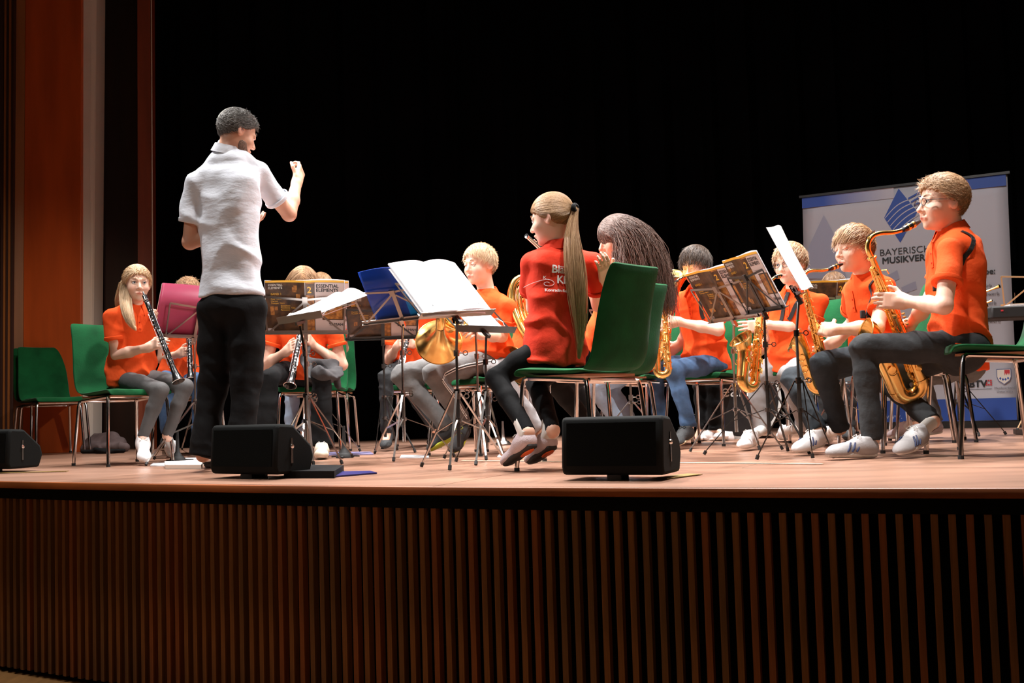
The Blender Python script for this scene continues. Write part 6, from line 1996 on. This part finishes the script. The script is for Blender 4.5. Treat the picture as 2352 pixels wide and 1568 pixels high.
def px_line(a, b, Y, n=10):
    return [at(a[0] + (b[0] - a[0]) * t, a[1] + (b[1] - a[1]) * t, Y) for t in np.linspace(0, 1, n)]
surf_path(PP['p12'], px_line((1603, 672), (1580, 735), 6.52))
surf_path(PP['p13'], px_line((1838, 678), (1800, 738), 6.10)); surf_path(PP['p13'], px_line((1798, 668), (1775, 735), 6.12))
surf_path(PP['p14'], px_line((2006, 618), (1962, 700), 5.30, 14), wd=.012); surf_path(PP['p14'], px_line((1962, 700), (1948, 745), 5.32), wd=.02)
surf_path(PP['p14'], px_line((1948, 738), (1990, 722), 5.33), wd=.03, name='harness_belt')
surf_path(PP['p16'], px_line((2210, 526), (2227, 560), 4.84, 8) + px_line((2225, 566), (2202, 610), 4.83, 9), wd=.02, name='harness_strap')
surf_path(PP['p16'], px_line((2150, 635), (2128, 660), 4.84, 6), wd=.035, name='harness_strap')
MB().box(snap(S16, .008)([at(2133, 655, 4.90)])[0], (.03, .02, .045)).build('strap_buckle', RUBBER, PP['p16']['body'], bevel=.004)
MB().box(snap(PP['p14']['shirtS'], .008)([at(1950, 728, 5.36)])[0], (.025, .02, .04)).build('strap_buckle', RUBBER, PP['p14']['body'], bevel=.004)
# side stripe and ripped knee of the blond boy
c7 = PP['p7']
fT = onto(c7['trousersS'], .0025, (0, 1, 0))
for dy in (-6, 0, 6):
    P_ = [at(x, y + dy * .45, 6.0) for x, y in ((1128, 824), (1100, 830), (1070, 836), (1040, 846), (1018, 858), (1012, 872), (1022, 888), (1035, 905), (1048, 925), (1058, 945), (1068, 960))]
    P_ = fT(np.array(P_)); MB().tube(P_, .0032, 5).build('side_stripe', SOLEW if dy else MATS['charcoal_denim'], c7['trousers'])
# jacket lying over the lap of the player in wide trousers
def blob(name, balls, m_, label=None, cat=None, h=0.009, amp=.018, fr=16, parent=None, seed=0, kk=.03, group=None):
    S = Shape()
    for a, b, r0, r1 in balls: S.u(rc(a, b, r0, r1), kk)
    S.disp(lambda p: -amp * folds(p, fr, seed) + amp * .4)
    S.cut(lambda p: -(p[..., 2] - 0.002), .003)
    v, f = S.mesh(h)
    lab = np.arange(len(v))
    for _ in range(400):                      # keep the largest connected piece
        mn = lab[f].min(1); new = lab.copy()
        np.minimum.at(new, f.ravel(), np.repeat(mn, 4))
        if (new == lab).all(): break
        lab = new
    ids, cnt = np.unique(lab, return_counts=True)
    keep = lab == ids[cnt.argmax()]; idx = np.cumsum(keep) - 1
    f = idx[f[keep[f[:, 0]]]]; v = v[keep]
    if parent is not None:
        return link(name, newmesh(name, v - base_of(parent), f), m_, parent)
    b0 = v.mean(0); b0[2] = v[:, 2].min()
    o = link(name, newmesh(name, v - b0, f), m_, None, base=b0)
    return tag(o, label, cat, group)
blob('sweatshirt', [(at(712, 830, 6.84), at(765, 845, 6.90), .035, .05), (at(700, 800, 6.92), at(708, 872, 6.72), .028, .022), (at(735, 858, 6.66), at(772, 862, 6.80), .045, .04), (at(772, 850, 6.85), at(778, 886, 6.85), .035, .02)],
     GREYCL, 'grey sweatshirt bunched in the lap of the player in wide black trousers', 'clothing', seed=2, amp=.022, fr=24)
def gz(px, py, z): return ground(px, py) + V3(0, 0, z)
blob('jacket', [(gz(205, 1037, .05), gz(272, 1036, .055), .060, .062), (gz(222, 1036, .10), gz(258, 1036, .105), .045, .05), (gz(194, 1038, .03), gz(288, 1037, .035), .035, .042)],
     mat('mauve_brown_fabric', (.11, .075, .075), .85, var=.3, vscale=9), 'crumpled brown jacket lying on the floor under the chairs at far left', 'clothing', seed=5, amp=.014, kk=.05)
bg = blob('bag', [(gz(190, 1043, .02), gz(284, 1041, .02), .024, .024)], BLACKCL, 'flat black bag under the crumpled brown jacket', 'bag', seed=6)

# ------------------------------------------------------------------ instruments held by the players
clarinet(at(328, 669, 6.42), at(410, 876, 6.28), 'black clarinet played by the blond girl at far left')
clarinet(at(433, 715, 7.42), at(438, 872, 7.22), 'clarinet held upright behind the pink folder stand')
clarinet(at(701, 712, 6.66), at(666, 886, 6.36), 'clarinet with its bell between the knees in wide black trousers')
clarinet(at(950, 720, 7.45), at(912, 872, 7.2), 'clarinet seen below the dark music book and blue folder')
fa = at(1209, 541, 4.99)
flute(fa, fa + nrm(V3(.42, .88, -.27)) * .66, 'silver flute of the ponytailed girl pointing left from her chin')
flute(at(1379, 572, 5.68), at(1379, 572, 5.68) + nrm(V3(.30, .86, -.38)) * .64, 'flute of the girl with long dark hair')
hornA = french_horn(at(1008, 786, 6.12), nrm(V3(-.12, 1, -.30)), 'french horn with large shiny bell held by the blond boy', R=.130, up=(-0.05, 0, 1), coil=.095, side=-1)
hornB = french_horn(at(1186, 838, 6.30), nrm(V3(-.75, -.6, -.45)), 'french horn half hidden left of the flute girl', R=.12, up=(.3, 0, 1), coil=.12)
# long curved tubes of the second horn rising beside the flute girl
for i, (dx, r_) in enumerate(((0, .013), (10, .009), (20, .008), (30, .0075), (41, .007))):
    P_ = [at(1238 + dx * .3, 815 - dx, 6.24), at(1205 + dx * .55, 770 - dx * .5, 6.26), at(1180 + dx * .75, 720, 6.30 + dx * .001), at(1170 + dx * .8, 680, 6.32), at(1178 + dx * .7, 645 + dx * .6, 6.34), at(1200 + dx * .3, 632 + dx * .7, 6.36), at(1225, 640 + dx * .7, 6.38)]
    P_ = np.array(P_); t0 = np.linspace(0, 1, len(P_)); t1 = np.linspace(0, 1, 26); P_ = np.stack([np.interp(t1, t0, P_[:, k]) for k in range(3)], 1)
    for _ in range(4): P_[1:-1] = (P_[:-2] + 2 * P_[1:-1] + P_[2:]) / 4
    MB().tube(P_, np.linspace(r_ * 2.0 if i == 0 else r_, r_, 26), 12).build('coil', BRASS if i % 2 == 0 else BRASSD, hornB[0])
euphonium(at(1532, 628, 6.55), nrm(V3(.05, -.30, 1)), (-.3, -1, 0), 'brass euphonium rising beyond the green chair backs')
t_, Q_ = saxophone(at(1528, 700, 6.36), at(1537, 868, 6.30), at(1568, 636, 6.42), 'alto saxophone of the dark-haired boy in blue jeans', out=.5)
saxophone(at(1752, 672, 5.98), at(1732, 905, 5.86), at(1797, 632, 6.02), 'alto saxophone of the boy with glasses behind the music books', out=-.35, bell_off=.1, bell_h=.34)
saxophone(at(1850, 660, 5.30), at(1912, 905, 5.42), at(1936, 606, 5.36), 'tenor saxophone of the boy with closed eyes', out=.95)
saxophone(at(2003, 592, 4.97), at(2128, 911, 5.16), at(2117, 506, 4.99), 'large tenor saxophone of the boy nearest the right edge', out=.22)
trumpet(at(2296, 657, 6.0), at(2200, 694, 6.2), (0, 0, 1), 'brass instrument end showing behind the back of the front saxophone boy')

# ------------------------------------------------------------------ stands and what lies on them
def dk(x, y, z, a, t, r=0): return dframe((x, y, z), a, t, r)
D1 = dk(-2.035, 6.945, .778, 53, -19)
stand((-2.04, 6.98), D1, 'music stand holding the raspberry pink folder', STEEL, feet=[(335, 1070), (418, 1032), None], az=-60)
sheets('music_folder', D1, .60, .33, 'raspberry pink folder open on the stand at left', 'folder', m_=PAPERW, cover=plain_cover(PINKF), fold=.012)
MB().tube([at(*p) for p in ((362, 697, 6.72), (375, 692, 6.72), (392, 684, 6.74), (403, 672, 6.76), (409, 664, 6.78))], .0012, 5).build('elastic_band', INK, bpy.data.objects['music_folder'])
MB().tube([at(*p) for p in ((352, 727, 6.72), (361, 744, 6.72), (376, 757, 6.74), (388, 766, 6.76))], .0012, 5).build('elastic_band', INK, bpy.data.objects['music_folder'])
c2 = at(688, 729, 5.78)
D2 = dframe(c2, -50, 70)
stand((-1.105, 5.80), D2, 'conductor music stand with a nearly flat desk', STEEL, reader=1, feet=[(786, 1068), (720, 1071), (655, 1050)], sm=CHROMEB, hub=.28)
sheets('sheet_music', D2, .46, .30, 'white sheet music lying on the nearly flat conductor desk', 'sheet music', reader=1, fold=.025, curl=.035, th=.003, curlx=-.05)
D3 = dk(-1.184, 6.25, .735, 6, -16, -1)
stand((-1.19, 6.30), D3, 'music stand with the open orange and black band book', STEEL, az=30)
sheets('music_book', D3, .45, .305, 'open band method book with dark cover in front of the hidden face', 'book', group='band method books', cover=book_cover(seed=2), fold=.02)
D3b = dk(-1.30, 7.20, .83, 4, -14)
stand((-1.30, 7.25), D3b, 'music stand behind the hidden face at centre left', STEEL, az=10)
sheets('music_book', D3b, .46, .31, 'band method book whose top edge shows behind the fair-haired player', 'book', group='band method books', cover=book_cover(seed=5, txt=True), fold=.02)
D4 = dk(-.836, 7.043, .742, 10, -30, 1)
stand((-.84, 7.09), D4, 'thin music stand with the dim band book beside the blue folder', DARKM, az=200, feet=[(862, 1040), None, None])
sheets('music_book', D4, .46, .31, 'dim band method book on the thin stand left of the blue folder', 'book', group='band method books', cover=book_cover(seed=3), fold=.02)
D5 = dk(-.608, 6.09, .788, -10.8, -41.9, 4.6)
stand((-.62, 6.12), D5, 'music stand holding the blue folder', CHROME, feet=[(904, 1061), (861, 1042), (1044, 1050)], m2=STEEL)
sheets('music_folder', (D5[0] + D5[1] * .06, D5[1], D5[2], D5[3]), .44, .335, 'bright blue folder with dark plastic sleeves', 'folder', m_=PAPER, cover=plain_cover(BLUEF, m2=(BLUEC, SLEEVE)), fold=.022)
D6 = dk(-.244, 4.965, .714, 44, 41, 6)
stand((-.262, 5.10), D6, 'music stand of the flute girl with large white pages', DARKM, reader=1, feet=[(968, 1074), (1033, 1082), (1159, 1060)], m2=STEEL)
sheets('sheet_music', D6, .43, .325, 'large thick bundle of white pages tilted on the stand at centre', 'sheet music', reader=1, fold=.022, th=.014)
sheets('sheet_music', D6, .40, .310, 'loose white pages under the large bundle at centre, poking out at its left edge', 'sheet music', reader=1, fold=.010, th=.004, d0=.001, u0=-.012, x0=-.025)
D7 = dframe(at(1118, 755, 5.62), 42, 52)
stand((-.14, 5.62), D7, 'music stand right of the large white pages', DARKM, reader=1, feet=[(1047, 1063), (1093, 1070), (1157, 1052)], m2=CHROMEB, wide=.4)
sheets('sheet_music', D7, .22, .30, 'small white sheets sticking out right of the large bundle', 'sheet music', reader=1, fold=.015, th=.004)
D7a = dframe(at(1094, 742, 6.0), -52, -50)
stand((-.197, 6.0), D7a, 'music stand close behind the one right of the large white pages', STEEL, feet=[(1020, 1055), (1117, 1058), None], az=60, wide=.4)
D8 = dk(1.222, 5.941, .724, -65.6, -31.9)
stand((1.222, 6.02), D8, 'brown-looking music stand holding the lower band book at right', STEEL, feet=[(1585, 1039), (1745, 1035), None], az=80)
sheets('music_book', D8, .46, .31, 'band method book lower left of the pair at right', 'book', group='band method books', cover=book_cover(seed=4), fold=.015)
D9 = dk(1.302, 5.552, .733, -80.5, -27.6, -1.6)
stand((1.285, 5.52), D9, 'black music stand holding the upper band book at right', DARKM, feet=[(1617, 1046), (1860, 1045), (1810, 1038)])
sheets('music_book', D9, .46, .31, 'band method book upper right of the pair at right', 'book', group='band method books', cover=book_cover(seed=6), fold=.015)
D10 = dk(1.372, 5.03, .782, 58, 26, 8)
stand((1.307, 4.99), (D10[0] + V3(-.03, 0, -.02), D10[1], D10[2], D10[3]), 'black music stand with the curling white sheet before the boy with closed eyes', DARKM, reader=1, feet=[(1738, 1058), (1867, 1055), (1917, 1055)], wide=.10, deskh=.05, m2=CHROMEB)
sheets('sheet_music', D10, .24, .33, 'tall white sheet curling over its stand in front of the saxophone boys', 'sheet music', reader=1, fold=.008, curl=.012, th=.002)
stand((1.68, 6.72), dk(1.68, 6.70, .70, -40, -30), 'music stand behind the legs of the boy with glasses in pale jeans', STEEL, az=40)
stand((.69, 6.42), dk(.69, 6.40, .66, -60, -30), 'music stand seen through the legs of the central chairs', STEEL, az=200, hub=.19)
D14 = dk(2.10, 7.03, .72, -2, -16)
stand((2.13, 7.08), D14, 'music stand of the small boy far behind', STEEL, az=200)
sheets('music_book', D14, .44, .31, 'band method book standing before the small boy far behind', 'book', group='band method books', cover=book_cover(seed=8), fold=.02)
stand((2.86, 7.02), dk(2.86, 7.0, .62, 60, -20), 'music stand before the banner near the right edge', CHROMEB, feet=[(2249, 1003), (2190, 1000), None], az=90)
GOLDM = mat('pale_gold_stand', (.75, .50, .28), .4, .6)
stand((3.62, 7.42), dk(3.60, 7.4, .86, -22, -20), 'pale gold wire music stand cut off by the right edge', GOLDM, az=200)

# ------------------------------------------------------------------ keyboard, drum, small things on the floor
kb = empty('keyboard', (3.45, 6.75, .70), 'long black electronic keyboard on a cross stand at the right edge', 'keyboard')
kx = nrm(V3(1, -.16, 0)); ky = V3(-kx[1], kx[0], 0); KR = np.stack([kx, ky, V3(0, 0, 1)], 1)
k0 = at(2262, 722, 6.85) + kx * .62
MB().box(k0, (1.24, .32, .075), KR).build('case', RUBBER, kb, bevel=.01)
for i in range(36):
    MB().box(k0 + kx * (-.50 + .0235 * i) - ky * .09 + V3(0, 0, .042), (.0215, .13, .012), KR).build('key', EYEW, kb, smooth=False)
MB().box(k0 - kx * .56 - ky * .163 + V3(0, 0, .01), (.014, .003, .010), KR).build('label', BRED, kb)
for i in range(5):
    MB().lathe([(0, .01), (.008, .01), (.009, 0)], k0 + kx * (-.4 + .1 * i) + ky * .09 + V3(0, 0, .038), V3(0, 0, 1), 12).build('knob', RUBBER, kb)
ks = empty('keyboard_stand', (k0[0], k0[1], 0), 'black crossed stand under the electronic keyboard', 'stand')
g0 = V3(k0[0], k0[1], 0)
for s_ in (-1, 1):
    MB().bar(g0 + kx * s_ * .42 + V3(0, 0, .03), g0 - kx * s_ * .30 + V3(0, 0, k0[2] - .05), .03, .03, ref=ky).build('cross_bar', DARKM, ks)
    MB().bar(g0 + kx * s_ * .42 - ky * .2 + V3(0, 0, .018), g0 + kx * s_ * .42 + ky * .2 + V3(0, 0, .018), .03, .03).build('foot_bar', DARKM, ks)
    MB().bar(g0 + kx * s_ * .30 - ky * .15 + V3(0, 0, k0[2] - .052), g0 + kx * s_ * .30 + ky * .15 + V3(0, 0, k0[2] - .052), .025, .025).build('support_bar', DARKM, ks)
# bass drum
bd = empty('bass_drum', (1.62, 7.75, 0), 'black bass drum with white script lettering behind the saxophones', 'drum')
dc = V3(1.58, 7.60, .275); da = nrm(V3(-.15, -1, 0)); du = V3(0, 0, 1); ds = np.cross(da, du) * -1
MB().lathe([(.265, .0), (.265, -.38)], dc, da, 40).build('shell', EBON, bd)
MB().lathe([(0, .004), (.262, .004), (.262, 0)], dc, da, 40).build('drum_head', mat('black_drum_head', (.012, .012, .013), .3), bd)
for h_ in (0, -.38):
    MB().lathe([(.258, .012), (.278, .012), (.280, -.02), (.266, -.02)], dc + da * h_, da, 44).build('hoop', mat('pale_hoop', (.5, .5, .48), .3) if h_ == 0 else EBON, bd)
for i in range(8):
    q = math.pi / 4 * i + .3
    d_ = ds * math.cos(q) + du * math.sin(q)
    MB().bar(dc + d_ * .285 + da * .01, dc + d_ * .285 - da * .15, .008, .008, ref=d_).build('tension_rod', CHROME, bd)
    MB().bar(dc + d_ * .272 + da * .016, dc + d_ * .296 + da * .016, .03, .010, ref=da).build('claw', CHROME, bd)
for s_ in (-1, 1):
    MB().tube([dc + ds * s_ * .26 - da * .1 - du * .06, dc + ds * s_ * .40 - da * .02 - du * .268], .009, 8).build('spur', CHROME, bd)
text_mesh('Pearl', .13, PRINT, bd, dc + da * .007 - ds * .0 + du * .02 - nrm(np.cross(du, da)) * -.0 + (-.20) * nrm(np.cross(du, da)), nrm(np.cross(du, da)), du, align='LEFT')
st_ = empty('drum_stool', (1.48, 7.78, 0), 'round black drum stool hidden under the drummer', 'stool')
MB().lathe([(0, .46), (.15, .46), (.16, .44), (.15, .40), (0, .40)], V3(1.48, 7.86, 0), V3(0, 0, 1), 24).build('seat', BLACKCL, st_)
for i in range(3):
    q = 2.1 * i; MB().tube([V3(1.48, 7.86, .3), V3(1.48 + .2 * math.cos(q), 7.86 + .2 * math.sin(q), .01)], .01, 8).build('leg', CHROME, st_)
MB().tube([V3(1.48, 7.86, .25), V3(1.48, 7.86, .41)], .012, 8).build('post', CHROME, st_)
# pedal and hardware near the drum
pd_ = empty('drum_pedal', ground(1612, 1012), 'chrome bass drum pedal by the white sneakers', 'pedal')
g_ = ground(1612, 1012)
MB().bar(g_ + V3(-.05, -.12, .015), g_ + V3(.02, .12, .05), .07, .01).build('footboard', CHROME, pd_)
MB().tube([g_ + V3(-.04, .12, .01), g_ + V3(-.03, .12, .18), g_ + V3(.07, .12, .18), g_ + V3(.07, .12, .01)], .006, 8).build('frame', CHROME, pd_)
MB().tube([g_ + V3(.02, .12, .18), g_ + V3(.02, .04, .34)], .004, 6).build('beater', CHROME, pd_)

def peg(px, py, label, m_=RUBBER, h=.19, w_=.05):
    b = ground(px, py); t = empty('clarinet_stand', b, label, 'instrument stand', 'peg stands on the floor')
    MB().lathe([(.0, h), (.008, h), (.0115, h * .5), (.0135, .06), (.022, .045), (.030, .03), (0, .03)], b, V3(0, 0, 1), 18).build('peg', m_, t)
    MB().lathe([(0, .034), (w_ * .7, .030), (w_, .012), (w_ * 1.02, .0), (0, .0)], b, V3(0, 0, 1), 22).build('base', m_ if m_ is RUBBER else STEEL, t)
    for i in range(3):
        q = 2.1 * i + .5
        MB().bar(b + V3(0, 0, .012), b + V3(math.cos(q), math.sin(q), 0) * w_ * 1.9 + V3(0, 0, .006), .012, .008).build('leg', m_, t)
peg(408, 1059, 'black clarinet peg stand beside the white sneakers at left')
peg(791, 1051, 'black clarinet peg stand right of the beige shoe at centre left')
peg(1156, 1022, 'silver based peg stand between the music stands and the flute girl', STEEL, h=.17, w_=.055)
def paper(name, pts, m_, label, cat, th=.004, z=0.0, group=None):
    P_ = [ground(*p) for p in pts]; n = len(P_)
    c_ = sum(P_) / n
    V = [p + V3(0, 0, z + th + .0008) for p in P_] + [p + V3(0, 0, z + .0008) for p in P_]
    o = MB().add([v for v in V], [tuple(range(n))] + [(q + n, (q + 1) % n + n, (q + 1) % n, q) for q in range(n)])
    me_v = np.array(o.v) - c_
    ob = link(name, newmesh(name, me_v, o.f, False), m_, None, base=c_)
    return tag(ob, label, cat, group)
paper('book', [(380, 1077), (462, 1077), (470, 1066), (378, 1068)], PAPERW, 'thick white book lying on the floor left of the conductor shoe', 'book', th=.022)
paper('sheet', [(345, 1070), (380, 1071), (392, 1064), (352, 1064)], PAPER, 'white sheet on the floor under the stand foot at left', 'paper')
paper('sheet', [(384, 1064), (470, 1063), (465, 1052), (400, 1053)], PAPER, 'white sheet on the floor beside the left peg stand', 'paper')
paper('folder', [(652, 1098), (768, 1098), (790, 1083), (672, 1080)], BLACKCL, 'black soft folder lying on the floor right of the left monitor', 'folder', th=.030)
paper('folder', [(770, 1096), (866, 1088), (850, 1084), (760, 1086)], mat('navy_plastic', (.01, .012, .12), .35), 'thin dark blue folder lying beside the black soft folder', 'folder', th=.006)
paper('sheet', [(768, 1082), (785, 1083), (782, 1077), (768, 1076)], PAPER, 'small white sheet by the conductor stand foot', 'paper')
paper('folder', [(748, 1046), (858, 1044), (850, 1039), (756, 1040)], mat('lilac_plastic', (.30, .28, .50), .4), 'lilac grey folder on the floor behind the peg stand at centre left', 'folder', th=.006)
paper('sheet', [(918, 1052), (985, 1052), (985, 1047), (922, 1046)], PAPER, 'white sheet on the floor below the grey joggers', 'paper')
paper('sheet', [(1142, 1050), (1168, 1051), (1168, 1046), (1146, 1045)], PAPER, 'white sheet on the floor left of the flute girl shoe', 'paper')
case = empty('instrument_case', ground(335, 1040), 'dark instrument case on the floor behind the blond girl legs', 'case')
MB().box(ground(338, 1030) + V3(0, .2, .06), (.3, .2, .12)).build('case_body', BLACKB, case, bevel=.01)
MB().tube([ground(338, 1030) + V3(-.05, .09, .06), ground(338, 1030) + V3(-.04, .07, .06), ground(338, 1030) + V3(.04, .07, .06), ground(338, 1030) + V3(.05, .09, .06)], .006, 6).build('handle', RUBBER, case)
